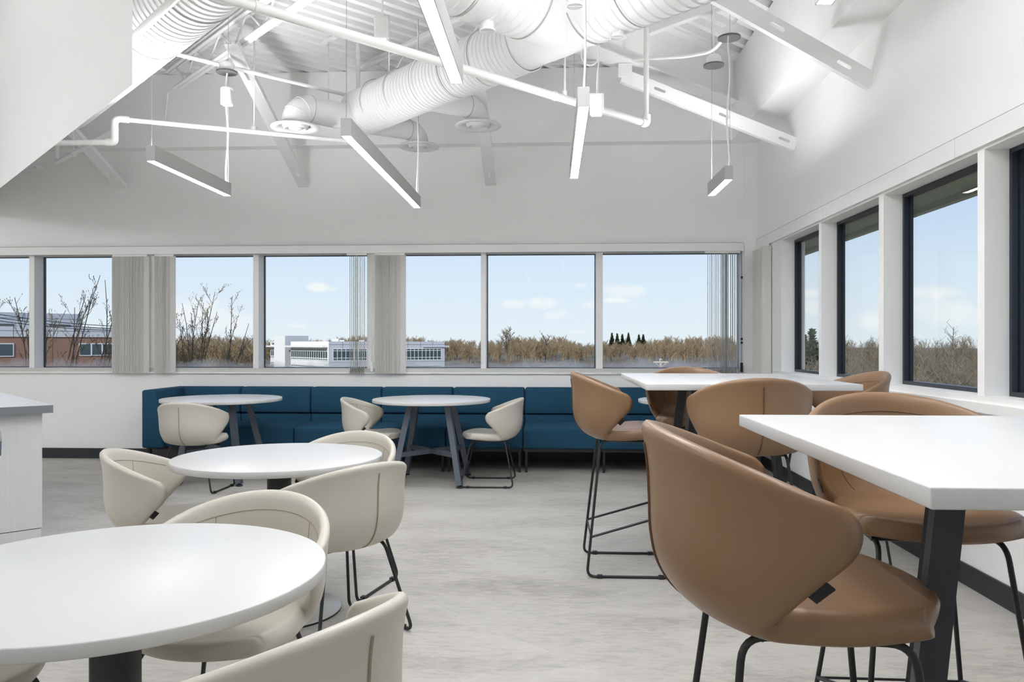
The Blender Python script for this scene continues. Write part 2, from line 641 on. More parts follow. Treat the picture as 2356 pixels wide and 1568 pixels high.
# trims
b = MB()
b.box(XL, 2.02, YB - .075, YB + .0, HEAD, 2.335)
structure('trim_1', b, M['trim'], 'white blind fascia above the back windows', 'trim')
b = MB()
b.box(XL, 2.03, YB - .012, YB + .18, SILL - .001, SILL + .042)
structure('trim_2', b, M['alu'], 'grey bottom rail under the back window panes', 'trim')
b = MB()
b.box(XL, 2.03, YB - .03, YB + .01, SILL - .016, SILL - .001)
structure('trim_3', b, M['white'], 'thin white sill nosing under the back windows', 'trim')
b = MB()
for k in range(6):
    b.box(XR - .022, XR, 8.485 - 2.07 * (k + 1) + .004, 8.485 - 2.07 * k, 2.268, 2.372)
structure('trim_4', b, M['trim'], 'white fascia boards above the right windows', 'trim')
b = MB()
b.box(XR - .008, XR + .004, YF, 7.9, .971, 1.006)
b.box(XR - .03, XR + .004, YF, 7.9, .923, .971)
structure('trim_5', b, M['trim'], 'white sill board under the right windows', 'trim')
b = MB()
b.box(2.022, 2.044, YB - .004, YB + .158, SILL, HEAD)
structure('trim_6', b, M['white'], 'white jamb at the right end of the back windows', 'trim')
b = MB()
b.box(2.044, XR, YB - .012, YB, .11, ZC)
structure('trim_7', b, M['wall'], 'flat white corner strip between the two window walls', 'trim')
b = MB()
b.box(XL, XR, YB - .012, YB, 0, .112)
structure('baseboard_back', b, M['base'], 'charcoal rubber baseboard along the back wall', 'baseboard')
b = MB()
b.box(XR - .012, XR, YF, YB - .012, 0, .112)
structure('baseboard_right', b, M['base'], 'charcoal rubber baseboard along the right wall', 'baseboard')

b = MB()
b.box(XR - .014, XR, YF, 8.485, 2.373, 2.379)  # solid strip, the shadow line is put in by its grey colour
structure('trim_31', b, M['shadow_line'], 'thin grey strip painted as a shadow line above the right fascia', 'trim')
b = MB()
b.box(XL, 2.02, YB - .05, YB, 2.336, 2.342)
structure('trim_32', b, M['shadow_line'], 'thin grey strip painted as a shadow line above the back fascia', 'trim')

# back windows: pane + frame, each one a window
bw = [(-9.0, -8.55), (-8.5, -7.2), (-7.14, -5.818), (-5.759, -4.456), (-4.387, -3.276), (-3.215, -2.011), (-1.92, -.767), (-.713, .476), (.545, 2.03)]
wn = 1
for k, (a0, a1) in enumerate(bw):
    o = empty('window_%d' % wn, ((a0 + a1) / 2, YB + .17, SILL))
    tag(o, 'back window pane %s' % ['', '', 'at the far left edge of the photo', 'with the brick building and bare branches', 'with branches left of the grey mullion',
                                     'looking onto the white office block', 'right of the wide white post', 'third from the right corner with hazy woods', 'next to the corner with dark blind vanes'][k]
        if k > 1 else 'back window pane outside the picture', 'window', None, 'structure')
    wn += 1
    ox, oy, oz = (a0 + a1) / 2, YB + .17, SILL
    f = MB()
    t_ = .009
    f.box(a0 - ox, a0 - ox + t_, -.012, .02, .04, HEAD - oz)
    f.box(a1 - ox - t_, a1 - ox, -.012, .02, .04, HEAD - oz)
    f.box(a0 - ox + t_, a1 - ox - t_, -.012, .02, .04, .049)
    f.box(a0 - ox + t_, a1 - ox - t_, -.012, .02, HEAD - oz - .007, HEAD - oz)
    f.build('window_frame', M['frame'], o)
    g = MB()
    g.box(a0 - ox + t_, a1 - ox - t_, -.003, .003, .049, HEAD - oz - .007)
    g.build('pane', M['glass'], o)
for k in range(len(bw) - 1):
    x0, x1 = bw[k][1], bw[k + 1][0]
    b = MB()
    b.box(x0, x1, YB - .006, YB + .20, SILL + .041, HEAD)
    wide = k in (3, 5)
    structure('trim_%d' % (8 + k), b, M['trim'],
              ['grey mullion left of the picture', 'grey mullion left outside the picture', 'grey mullion at the left edge of the picture', 'grey mullion left of the brick building view',
               'white post between the two left blind stacks', 'grey mullion left of the white office view', 'wide white post between blind stacks', 'slim mullion right of the white blind stack',
               'slim mullion beside the corner window'][k + 1 if k > 1 else k], 'trim')
# wall side of the mullions (bright returns)

# right windows
for k, (a0, a1) in enumerate(wins):
    o = empty('window_%d' % wn, (XR + .15, (a0 + a1) / 2, 1.005))
    tag(o, ['first right window from the corner, narrow, with an evergreen outside', 'second right window from the corner', 'third right window with a tall bare tree outside',
            'right window cut by the picture edge', 'right window outside the picture'][min(k, 4)], 'window', None, 'structure')
    wn += 1
    oy, oz = (a0 + a1) / 2, 1.005
    zt = 2.253 - oz
    w0, w1 = a0 - oy, a1 - oy
    f = MB()
    x0, x1 = -.028, .030
    t_ = .024
    f.box(x0, x1, w0, w0 + t_, 0, zt)
    f.box(x0, x1, w1 - t_, w1, 0, zt)
    f.box(x0, x1, w0 + t_, w1 - t_, 0, t_)
    f.box(x0, x1, w0 + t_, w1 - t_, zt - t_, zt)
    # glazing bead inside the frame
    for (p, q_) in ((w0 + t_, w0 + t_ + .012), (w1 - t_ - .012, w1 - t_)):
        f.box(.006, .026, p, q_, t_, zt - t_)
    f.build('window_frame', M['frame'], o)
    g = MB()
    g.box(.014, .020, w0 + t_, w1 - t_, t_, zt - t_)
    g.build('pane', M['glass_r'], o)

# outdoor eave over the right windows
b = MB()
b.box(XR + .22, XR + .62, YF, YB + .6, 2.30, 2.36)
b.box(XR + .60, XR + .66, YF, YB + .6, 2.26, 2.50)
structure('trim_30', b, M['eave'], 'greenish eave underside outside the right windows', 'trim')

# hanging bulkhead, upper left, runs at 45 degrees to the back wall
s2 = math.sqrt(.5)
P0 = Vector((-2.38, 4.355, 0))
dirv = Vector((-s2, s2, 0))
nrm = Vector((s2, s2, 0))
P1 = P0 + dirv * ((YB - P0.y) / s2)
b = MB()
th = .05
zb_, zt_ = 2.742, 5.25
# the hidden side is bevelled back along the free end and the lower edge
fr = [P0 + Vector((0, 0, zb_)), P1 + Vector((0, 0, zb_)), P1 + Vector((0, 0, zt_)), P0 + Vector((0, 0, zt_))]
Pb = P0 + dirv * (th * 3.8) + nrm * th
bk = [Pb + Vector((0, 0, zb_ + th * 1.2)), P1 + nrm * th + Vector((0, 0, zb_ + th * 1.2)), P1 + nrm * th + Vector((0, 0, zt_)), Pb + Vector((0, 0, zt_))]
b.add(fr + bk, [(0, 1, 2, 3), (7, 6, 5, 4), (0, 4, 5, 1), (1, 5, 6, 2), (2, 6, 7, 3), (3, 7, 4, 0)])
Q1 = P0 - dirv * 9.0
b.add([tuple(v) for v in (P0 + Vector((0, 0, ZT - .002)), Q1 + Vector((0, 0, ZT - .002)), Q1 + Vector((0, 0, 5.25)), P0 + Vector((0, 0, 5.25)))], [(0, 1, 2, 3)])
tag(b.build('bulkhead_panel', M['white']), 'plain white hanging bulkhead filling the upper left corner', 'bulkhead', None, 'structure')


# ------------------------------------------------------------------ vertical blinds
def vertical_blind(label, xs, ang, along='x', last_flat=True, group=None, jit=0.0, seed=1):
    """stack of vanes hanging from the fascia; xs = positions along the wall"""
    rng = random.Random(seed)
    if along == 'x':
        base = (sum(xs) / len(xs), YB - .052, 2.25)
    else:
        base = (XR - .05, sum(xs) / len(xs), 2.262)
    o = empty('vertical_blind', base, 0, label, 'blind', group)
    zb = .948 - base[2] if along == 'x' else .975 - base[2]
    track = MB()
    L0, L1 = min(xs) - .03, max(xs) + .03
    if along == 'x':
        track.box(L0 - base[0], L1 - base[0], -.016, .016, -.022, -.002)
    else:
        track.box(-.016, .016, L0 - base[1], L1 - base[1], -.022, -.002)
    track.build('headrail', M['white'], o)
    for i, p in enumerate(xs):
        v = MB()
        a = ang + rng.uniform(-jit, jit)
        if last_flat and i == len(xs) - 1:
            a = D2R(-80) if along == 'x' else D2R(75)
        hw, cur = .0435, .004
        vs, fs = [], []
        N = 6
        for z in (zb, -.022):
            for k in range(N + 1):
                t = -1 + 2 * k / N
                lx, ly = cur * (1 - t * t), hw * t
                for e in (-.0007, .0007):
                    qx, qy = (lx + e), ly
                    X = qx * math.cos(a) - qy * math.sin(a)
                    Y = qx * math.sin(a) + qy * math.cos(a)
                    if along == 'x':
                        vs.append((X + p - base[0], Y, z))
                    else:
                        vs.append((Y, X + p - base[1], z))
        n2 = (N + 1) * 2
        for k in range(N):
            for e in (0, 1):
                i0 = k * 2 + e
                fs.append((i0, i0 + 2, i0 + 2 + n2, i0 + n2))
            fs.append((k * 2, k * 2 + 1, k * 2 + 3, k * 2 + 2))
        fs.append((0, 1, 1 + n2, n2))
        fs.append((N * 2, N * 2 + 1, N * 2 + 1 + n2, N * 2 + n2))
        v.add(vs, fs, True)
        v.build('vane', M['vane'], o)
    return o


G = 'vertical blinds stacked at the windows'


def lsp(a, b_, n):
    return [a + (b_ - a) * i / (n - 1) for i in range(n)]


vertical_blind('broad white blind stack between the brick view and the narrow gap', lsp(-4.80, -4.60, 11) + lsp(-4.585, -4.47, 8), D2R(-26), last_flat=True, group=G, jit=.20, seed=3)
vertical_blind('narrow white blind stack just right of the narrow glass gap', lsp(-4.325, -4.17, 11), D2R(-24), group=G, jit=.20, seed=4)
vertical_blind('white blind stack right of the wide white post', lsp(-1.885, -1.62, 18), D2R(-32), group=G, jit=.22, seed=5)
bl4 = vertical_blind('dark see-through blind vanes left of the wide white post', lsp(-2.19, -2.03, 9), D2R(11), last_flat=False, group=G, jit=.06, seed=6)
bl5 = vertical_blind('see-through blind vanes in the corner window', lsp(1.65, 1.78, 7) + lsp(1.795, 1.865, 9) + lsp(1.89, 1.955, 4), D2R(-9), last_flat=False, group=G, jit=.05, seed=7)
vertical_blind('white blind stack on the right wall beside the corner', lsp(7.95, 8.36, 22), D2R(28), along='y', group=G, jit=.2, seed=8)
# control chains with clips and weights
for (bl, x, kd) in ((bl4, -1.945, 'white'), (bl5, 2.005, 'black')):
    c = MB()
    bx, by, bz = bl.location
    c.tube([(x - bx, -.01, -.01), (x - bx, -.01, -1.26)], .0025, 5)
    for zz in ((-.27, -.30, -.93, -.97) if kd == 'white' else (-.28, -.93, -.97)):
        c.box(x - bx - .010, x - bx + .008, -.02, .0, zz - .012, zz + .012)
    c.box(x - bx - .014, x - bx + .010, -.022, .0, -1.28, -1.18)
    c.build('control_chain', M['cord'] if kd == 'white' else M['black'], bl)


# ------------------------------------------------------------------ lamps
def cable(name, pts, r, m, parent, n=6):
    t = MB()
    t.tube(pts, r, n)
    return t.build(name, m, parent)


def pendant(x, y0, y1, label, near_cord=None, far_cord=None, canopies=(), driver=None, z=2.50, up=None):
    """x: centre line, y0/y1 near and far end; cords: 'wire' or 'cord'"""
    W_, Hh = .062, .105
    o = empty('linear_pendant', (x, (y0 + y1) / 2, z), 0, label, 'pendant light', 'linear pendant lights under the roof deck')
    L = (y1 - y0) / 2
    h = MB()
    t_ = .004
    h.box(-W_ / 2, W_ / 2, -L, -L + t_, 0, Hh)
    h.box(-W_ / 2, W_ / 2, L - t_, L, 0, Hh)
    h.box(-W_ / 2, -W_ / 2 + t_, -L + t_, L - t_, 0, Hh)
    h.box(W_ / 2 - t_, W_ / 2, -L + t_, L - t_, 0, Hh)
    h.box(-W_ / 2 + t_, W_ / 2 - t_, -L + t_, L - t_, .05, .056)
    h.build('housing', M['lampbody'], o)
    d = MB()
    d.box(-W_ / 2 + t_, W_ / 2 - t_, -L + t_, L - t_, .002, .006)
    d.build('diffuser', M['lamp'], o)
    u = MB()
    u.box(-W_ / 2 + t_ + .004, W_ / 2 - t_ - .004, -L + .05, L - .05, Hh - .012, Hh - .008)
    if up:
        u.build('added_uplight', emis('added_uplight_glow', up, (0.985, 0.99, 1.0, 1)), o)  # unseen glowing strip added on top to brighten deck and walls
    for (kind, yy) in ((near_cord, -L + .015), (far_cord, L - .015)):
        if kind == 'wire':
            cable('suspension_wire', [(0, yy, Hh - .03), (0, yy, ZT - z + .02)], .0016, M['wire'], o, 5)
        elif kind == 'cord':
            rng = random.Random(int(abs(x * 1000)))
            top = canopies[0][2] - z if canopies else ZT - z
            pts = []
            for i in range(15):
                t = i / 14
                wob = .010 * math.sin(t * 9 + x) * (1 if 0 < i < 14 else 0)
                pts.append((wob, yy + .006 * math.sin(t * 7), Hh - .03 + (top - Hh + .03) * t))
            cable('power_cord', pts, .0065, M['cord'], o, 7)
            cable('suspension_wire', [(.012, yy, Hh - .03), (.012, yy, ZT - z + .02)], .0016, M['wire'], o, 5)
    for (cx, cy, cz) in canopies:
        c = MB()
        c.lathe([(.062, .012), (.062, .07), (.05, .085), (0.001, .085)], (cx - x, cy - (y0 + y1) / 2, cz - z), n=24)
        can = c.build('canopy', M['white'], o)
        c = MB()
        c.lathe([(.0, 0), (.085, 0), (.085, .012), (.0, .012)], (cx - x, cy - (y0 + y1) / 2, cz - z), n=28)
        c.build('canopy_plate', M['dark'], can)
    if driver:
        cx, cy, cz = driver
        c = MB()
        c.rbox(-.042, .042, -.042, .042, 0, .14, .012, 2)
        for v_ in range(len(c.v)):
            p = c.v[v_]
            c.v[v_] = (p[0] + cx - x, p[1] + cy - (y0 + y1) / 2, p[2] + cz - z)
        c.lathe([(.050, 0), (.050, .012)], (cx - x, cy - (y0 + y1) / 2, cz - z + .128), n=20, cap0=True, cap1=True)
        c.build('driver_box', M['cord'], o)
    return o


pendant(-2.70, 5.167, 6.431, 'linear pendant farthest left, near the bulkhead', 'wire', 'cord', [(-2.70, 6.415, 3.52)], (-2.70, 6.415, 3.25), up=170.0)
pendant(-1.218, 4.60, 7.08, 'linear pendant second from left, running below the round diffusers', 'wire', 'cord', [], None, up=14.0)
pendant(-.45, 1.26, 3.70, 'long nearest pendant crossing the sprinkler pipe at the top', None, None, [], None, up=None)
pendant(.165, 4.10, 5.88, 'linear pendant hanging in front of the sprinkler pipe elbow line', 'cord', 'wire', [], None, up=17.0)
pendant(1.325, 5.975, 6.62, 'short linear pendant beside the right window corner', 'cord', 'wire', [(1.345, 6.05, 3.585)], None, up=115.0)
pendant(.985, .45, 2.91, 'pendant whose end just shows at the top right edge', None, None, [], None, up=14.0)
# unseen drum lamps added as fill light: two kitchen side, one above the viewer
for k, (x, y) in enumerate([(-6.3, 3.6), (-4.6, -.2), (-.1, 3.1)]):
    o = empty('fill_drum', (x, y, 3.30), 0, 'opal drum lamp added out of view as fill light', 'pendant light', 'drum lamps added out of view as fill light')
    d = MB()
    d.lathe([(.0005, 0), (.34, 0), (.35, .01), (.35, .32), (.34, .33), (.0005, .33)], n=40)
    d.build('fill_drum_shade', emis('fill_drum_glow', FILL_DRUM[k], (0.985, 0.99, 1.0, 1)), o)
    d = MB()
    d.tube([(0, 0, .33), (0, 0, (5.2 if x + y < 1.97 else ZT) - 3.30)], .005, 6)
    d.build('cord', M['cord'], o)
# second canopy of the short pendant hangs on its own rod
cw = empty('ceiling_canopy', (1.341, 6.60, 3.57), 0, 'small white canopy with dark plate on a rod by the beam', 'canopy')
c = MB()
c.lathe([(.06, .012), (.06, .07), (.045, .088), (0.001, .088)], n=24)
c.build('canopy_body', M['white'], cw)
c = MB()
c.lathe([(.0, 0), (.085, 0), (.085, .012), (.0, .012)], n=28)
c.build('canopy_plate', M['dark'], cw)
c = MB()
c.cyl((0, 0, .085), (0, 0, ZT - 3.57 + .01), .006, 10)
c.build('rod', M['pipe'], cw)
# loose power-supply boxes hung between the ducts
for (bx, by, bz, loop, lab) in ((-1.19, 5.447, 3.395, False, 'white power supply box hung above the long sprinkler pipe'),
                                (.317, 5.60, 2.885, True, 'white power supply box with a coiled cord beside the hanging pendant')):
    o = empty('power_supply_box', (bx, by, bz), 0, lab, 'power supply')
    c = MB()
    c.rbox(-.04, .04, -.03, .03, 0, .145, .006, 2)
    c.build('box_body', M['cord'], o)
    c = MB()
    c.box(-.048, -.040, -.02, .02, .01, .15)
    c.box(.040, .048, -.02, .02, .01, .15)
    c.box(-.048, .048, -.022, .022, .145, .152)
    c.build('bracket', M['white'], o)
    c = MB()
    if loop:
        pts = [(0, 0, .15), (.005, 0, .30), (.02, 0, .42)]
        pts += [(-.045 + .065 * math.cos(a), .01, .44 + .08 * math.sin(a)) for a in [i * .42 for i in range(0, 17)]]
        pts += [(.03, 0, .55), (.03, 0, ZT - bz)]
        c.tube(pts, .0045, 6)
    else:
        c.tube([(0, 0, .15), (.008, 0, .3), (.0, 0, .5), (.004, 0, ZT - bz + .01)], .0045, 6)
    c.tube([(.012, 0, .15), (.012, 0, ZT - bz + .01)], .0016, 5)
    c.build('cord', M['cord'], o)

# ------------------------------------------------------------------ steel joists, beam, braces
JD = Vector((-s2, s2, 0))


def joist(cc, p_from, p_to, label, zt=ZT - .055, zb=3.885):
    """open-web joist on the line x + y = cc; param = (y - x)/2"""
    def P(t, z):
        return Vector((cc / 2 - t, cc / 2 + t, z))
    o = empty('bar_joist', P(p_from, 0), 0, label, 'joist', 'open web roof joists')
    og = P(p_from, 0)
    top = MB()
    for s_ in (-1, 1):
        off = Vector((s2, s2, 0)) * (s_ * .022)
        top.bar(P(p_from, zt + .025) - og + off, P(p_to, zt + .025) - og + off, .034, .006)
        top.bar(P(p_from, zt) - og + off * .35, P(p_to, zt) - og + off * .35, .006, .05)
        top.bar(P(p_from, zt - .02) - og + off, P(p_to, zt - .02) - og + off, .034, .006)
    top.build('top_chord', M['white'], o)
    bot = MB()
    e0, e1 = (p_from, p_to)
    for s_ in (-1, 1):
        off = Vector((s2, s2, 0)) * (s_ * .024)
        bot.bar(P(e0 - .0, zb) - og + off, P(e1 - .18, zb) - og + off, .036, .006)
        bot.bar(P(e0 - .0, zb + .018) - og + off * .35, P(e1 - .18, zb + .018) - og + off * .35, .006, .04)
    bot.build('bottom_chord', M['white'], o)
    t = p_to - .16
    up = False
    step = .21
    while t - step > p_from:
        w_ = MB()
        za, zb2 = (zb + .01, zt) if up else (zt, zb + .01)
        w_.tube([P(t, za) - og, P(t - step, zb2) - og], .0085, 6)
        w_.build('web_rod', M['white'], o)
        up = not up
        t -= step
    return o


joist(4.04, 1.2, 6.06, 'bar joist running to the back wall left of the hanging ducts')
joist(6.13, 1.28, 5.02, 'bar joist passing behind the large round duct')
# channel joist on the far side of the beam
b = MB()
for z_, w_, h_ in ((ZT - .02, .06, .02), (ZT - .11, .06, .012), (ZT - .065, .012, .09)):
    b.bar((.82, 7.25, z_), (2.0 - .12, 6.19, z_), w_, h_)
b.bar((1.26, 6.81, ZT - .03), (1.87, 6.20, ZT - .03), .10, .012)
tag(b.build('channel_joist', M['white'], None, (1.4, 6.7, ZT - .1)), 'short white channel between the steel beam and the right wall', 'joist')

# wide-flange hip beam to the corner
o = empty('steel_beam', (1.2, 7.52, 3.726), 0, 'deep white steel beam running into the ceiling corner', 'beam')
d1 = Vector((s2, s2, 0))
bc = Vector((0, 0, 0))
A, B = -d1 * 3.6, d1 * .93
web = MB()
web.bar(A + Vector((0, 0, .23)), B + Vector((0, 0, .23)), .012, .44)
web.build('web', M['wall'], o)
fl = MB()
fl.bar(A + Vector((0, 0, .008)), B + Vector((0, 0, .008)), .19, .016)
fl.build('bottom_flange', M['white'], o)
fl = MB()
fl.bar(A + Vector((0, 0, .45)), B + Vector((0, 0, .45)), .19, .016)
fl.build('top_flange', M['wall'], o)


def brace(p_top, p_bot, label, web_dir, slots=(.12, .47, .86), plate=None):
    """steel channel brace with oblong slots: web plate + bottom lip; slots are real openings"""
    p_top, p_bot = Vector(p_top), Vector(p_bot)
    ax = (p_bot - p_top)
    L = ax.length
    t = ax.normalized()
    up = Vector(web_dir)
    up = (up - t * up.dot(t)).normalized()
    sd_ = t.cross(up).normalized()
    o = empty('roof_brace', p_bot, 0, label, 'brace', 'slotted steel roof braces')
    hw, sh, sl = .055, .013, .11          # half height, slot half height, slot length
    w_ = MB()

    def pt(a, h, k):
        return p_top + t * a + up * h + sd_ * k - p_bot
    cuts = [(L * s_ - sl / 2, L * s_ + sl / 2) for s_ in slots]
    segs = []
    a0 = 0
    for c0, c1 in cuts:
        segs.append((a0, c0))
        a0 = c1
    segs.append((a0, L))

    def plate_box(a, b_, h0, h1, k0, k1):
        vs = [pt(x, h, k) for x in (a, b_) for h in (h0, h1) for k in (k0, k1)]
        w_.add(vs, [(0, 1, 3, 2), (4, 6, 7, 5), (0, 4, 5, 1), (2, 3, 7, 6), (0, 2, 6, 4), (1, 5, 7, 3)])
    for a, b_ in segs:
        plate_box(a, b_, -hw, hw, -.002, .002)
    for c0, c1 in cuts:
        plate_box(c0, c1, sh, hw, -.002, .002)
        plate_box(c0, c1, -hw, -sh, -.002, .002)
        # rounded slot ends
        for cx, sgn in ((c0, 1), (c1, -1)):
            vs, fs = [], []
            K = 6
            for k in (-.002, .002):
                for i in range(K + 1):
                    an = -PI / 2 + PI * i / K
                    vs.append(pt(cx + sgn * (sh - sh * math.cos(an)), sh * math.sin(an), k))
                    vs.append(pt(cx, sh * math.sin(an), k))
            n_ = (K + 1) * 2
            for i in range(K):
                fs.append((2 * i, 2 * i + 1, 2 * i + 3, 2 * i + 2))
                fs.append((n_ + 2 * i, n_ + 2 * i + 1, n_ + 2 * i + 3, n_ + 2 * i + 2))
                fs.append((2 * i, 2 * i + 2, n_ + 2 * i + 2, n_ + 2 * i))
            w_.add(vs, fs)
    w_.build('web_plate', M['white'], o)
    w_ = MB()
    plate_box(0, L, -hw - .004, -hw, -.045, .002)
    plate_box(0, L, hw, hw + .004, -.045, .002)
    w_.build('lip', M['white'], o)
    if plate:
        pb = MB()
        c = Vector(plate) - p_bot
        pb.box(c.x - .06, c.x + .06, c.y - .006, c.y + .006, c.z - .03, c.z + .09)
        pb.build('gusset_plate', M['white'], o)
    return o


brace((.62, 6.93, 3.62), (2.186, 7.17, 3.055), 'slotted brace from the beam to the right wall, farther one', (0, 0, 1), slots=(.21, .58, .93), plate=(.64, 6.92, 3.63))
brace((.55, 5.38, 3.97), (2.186, 5.48, 3.06), 'slotted brace across the top right, nearer one', (0, 0, 1), slots=(.30, .60, .88))
brace((-4.76, 6.95, 3.62), (-4.76, 8.49, 2.99), 'slotted brace on the back wall partly behind the left bulkhead', (1, 0, 0), slots=(.25, .55, .88))
brace((-2.71, 6.52, 3.80), (-2.71, 8.49, 2.98), 'slotted brace on the back wall left of the round diffusers', (1, 0, 0), slots=(.18, .55, .88))
brace((-.66, 6.55, 3.80), (-.66, 8.49, 2.98), 'slotted brace on the back wall below the right diffuser', (1, 0, 0), slots=(.5, .9))
b = MB()
b.bar((-4.00, 8.03, 3.90), (-4.11, 8.19, 3.66), .05, .012, up=(1, 0, .3))
tag(b.build('joist_strap', M['white'], None, (-4.05, 8.1, 3.8)), 'short bent strap tying the left joist end to the back wall', 'strap')


# ------------------------------------------------------------------ ducts
def ribbed(mb, p0, p1, r, rib=.045, amp=.006, n=48):
    """spiral duct: fine raised ribs along the length"""
    p0, p1 = Vector(p0), Vector(p1)
    L = (p1 - p0).length
    k = max(1, int(L / rib))
    prof = []
    for i in range(k):
        h = i * L / k
        st = L / k
        prof += [(r, h), (r, h + st * .76), (r + amp, h + st * .83), (r + amp, h + st * .93)]
    prof.append((r, L))
    mb.lathe(prof, p0, p1 - p0, n)


def seam_ring(parent, base, p, ax, r, wdt=.014, name='coupling_band', m=None):
    b_ = MB()
    b_.lathe([(r, 0), (r + .006, .001), (r + .006, wdt), (r, wdt + .001)], Vector(p) - Vector(base), ax, 40)
    return b_.build(name, m or M['duct'], parent)


def thin_seam(parent, base, p, ax, r):
    return seam_ring(parent, base, p, ax, r + .001, .005, 'seam', M['duct_seam'])


ZD1 = 3.43
J = Vector((.10, 5.40, 3.50))
E1 = Vector((-1.80, 7.30, ZD1))            # closed far end with the two take-offs
base = tuple(J)
duct = empty('spiral_duct', base, 0, 'large white spiral duct crossing the upper middle', 'duct', 'white spiral ducts under the roof deck')
dl = Vector((-s2, s2, 0))
Jm = Vector((J.x, J.y, ZD1 + .02))
S1 = Jm + dl * .42
b = MB()
ribbed(b, S1 - J, E1 - J, .203)
b.lathe([(.203, 0), (.15, .012), (0.001, .012)], E1 - J, dl, 40)
b.build('trunk', M['duct'], duct)
L1 = (E1 - S1).length
for k in range(1, 6):
    thin_seam(duct, J, S1 + dl * (L1 * k / 6 + .03), dl, .206)
seam_ring(duct, J, S1 + dl * (L1 * .5), dl, .205, .035)
seam_ring(duct, J, E1 - dl * .05, dl, .205, .045)
# junction body: wide Y fitting between trunk, left and right large ducts
b = MB()
K_ = 12
pth = [Vector((0, 0, .035)) + (S1 - J + dl * .05 - Vector((0, 0, .035))) * (i / K_) for i in range(K_ + 1)]
rr = [.261 + (.2045 - .261) * (lambda t: t * t * (3 - 2 * t))(i / K_) for i in range(K_ + 1)]
b.tube(pth, rr, 44, caps=False)
b.build('branch_fitting', M['duct'], duct)
seam_ring(duct, J, S1 - dl * .02, dl, .206, .03)
R2 = .262
d2 = Vector((-s2, -s2, 0))
J2 = Vector((.10, 5.40, 3.535))
b = MB()
b.lathe([(R2, 0), (R2, .40)], J2 - J, d2, 44)
ribbed(b, J2 - J + d2 * .38, J2 - J + d2 * 3.4, R2, .070, .009)
b.build('left_duct', M['duct'], duct)
for k in (.38, .92, 1.5, 2.1):
    thin_seam(duct, J, J2 + d2 * k, d2, R2 + .003)
seam_ring(duct, J, J2 + d2 * .86, d2, R2 + .002, .04)
d3 = Vector((s2, -s2, 0))
b = MB()
b.lathe([(R2, 0), (R2, .22)], J2 - J, d3, 44)
ribbed(b, J2 - J + d3 * .20, J2 - J + d3 * 2.4, R2, .070, .009)
b.build('right_duct', M['duct'], duct)
for k in (.22, .60, 1.15):
    thin_seam(duct, J, J2 + d3 * k, d3, R2 + .003)
# round nozzles under the large ducts
for (nx, ny, nz, r_) in ((-.40, 4.89, 3.215, .052), (.425, 5.09, 3.235, .054), (.135, 4.66, 3.26, .054)):
    n_ = MB()
    n_.lathe([(r_ * .80, .14), (r_ * .80, .012), (r_, .008), (r_, 0), (r_ * .86, 0), (r_ * .80, .02), (0.001, .03)], (nx - J.x, ny - J.y, nz - J.z), n=28)
    no = n_.build('air_nozzle', M['duct'], duct)
    n_ = MB()
    n_.box(nx - J.x - r_ * .8, nx - J.x + r_ * .8, ny - J.y - .006, ny - J.y + .006, nz - J.z + .002, nz - J.z + .02)
    n_.build('damper_blade', M['duct'], no)
# hanger rods of the trunk
for (hx, hy, zt_) in ((-.55, 6.05, 3.62), (-1.45, 6.95, 3.62), (.52, 5.02, 3.78), (-.62, 4.68, 3.79)):
    h_ = MB()
    h_.tube([(hx - J.x, hy - J.y, zt_ - J.z), (hx - J.x, hy - J.y, ZT + .01 - J.z)], .006, 6)
    h_.build('hanger_rod', M['pipe'], duct)

# second spiral duct behind the bulkhead
D4a, D4b = Vector((-1.0, 3.62, 3.56)), Vector((-4.6, 7.22, 3.56))
d4 = empty('spiral_duct', D4a, 0, 'white spiral duct coming out behind the upper left bulkhead', 'duct', 'white spiral ducts under the roof deck')
b = MB()
ribbed(b, (0, 0, 0), D4b - D4a, .255, .070, .009)
b.build('trunk', M['duct'], d4)
for k in (1.2, 1.75, 2.6, 3.4):
    thin_seam(d4, D4a, D4a + dl * k, dl, .259)


def elbow_path(a, corner, z1, n=9):
    """quarter bend from horizontal (coming from a toward corner) down to z1"""
    a, c = Vector(a), Vector(corner)
    dh = (c - a).normalized()
    R_ = .14
    p = [a, c - dh * R_]
    for i in range(1, n):
        t = i / n * PI / 2
        p.append(c - dh * R_ + dh * (R_ * math.sin(t)) - Vector((0, 0, R_ * (1 - math.cos(t)))))
    p.append(Vector((c.x, c.y, c.z - R_)))
    p.append(Vector((c.x, c.y, z1)))
    return p


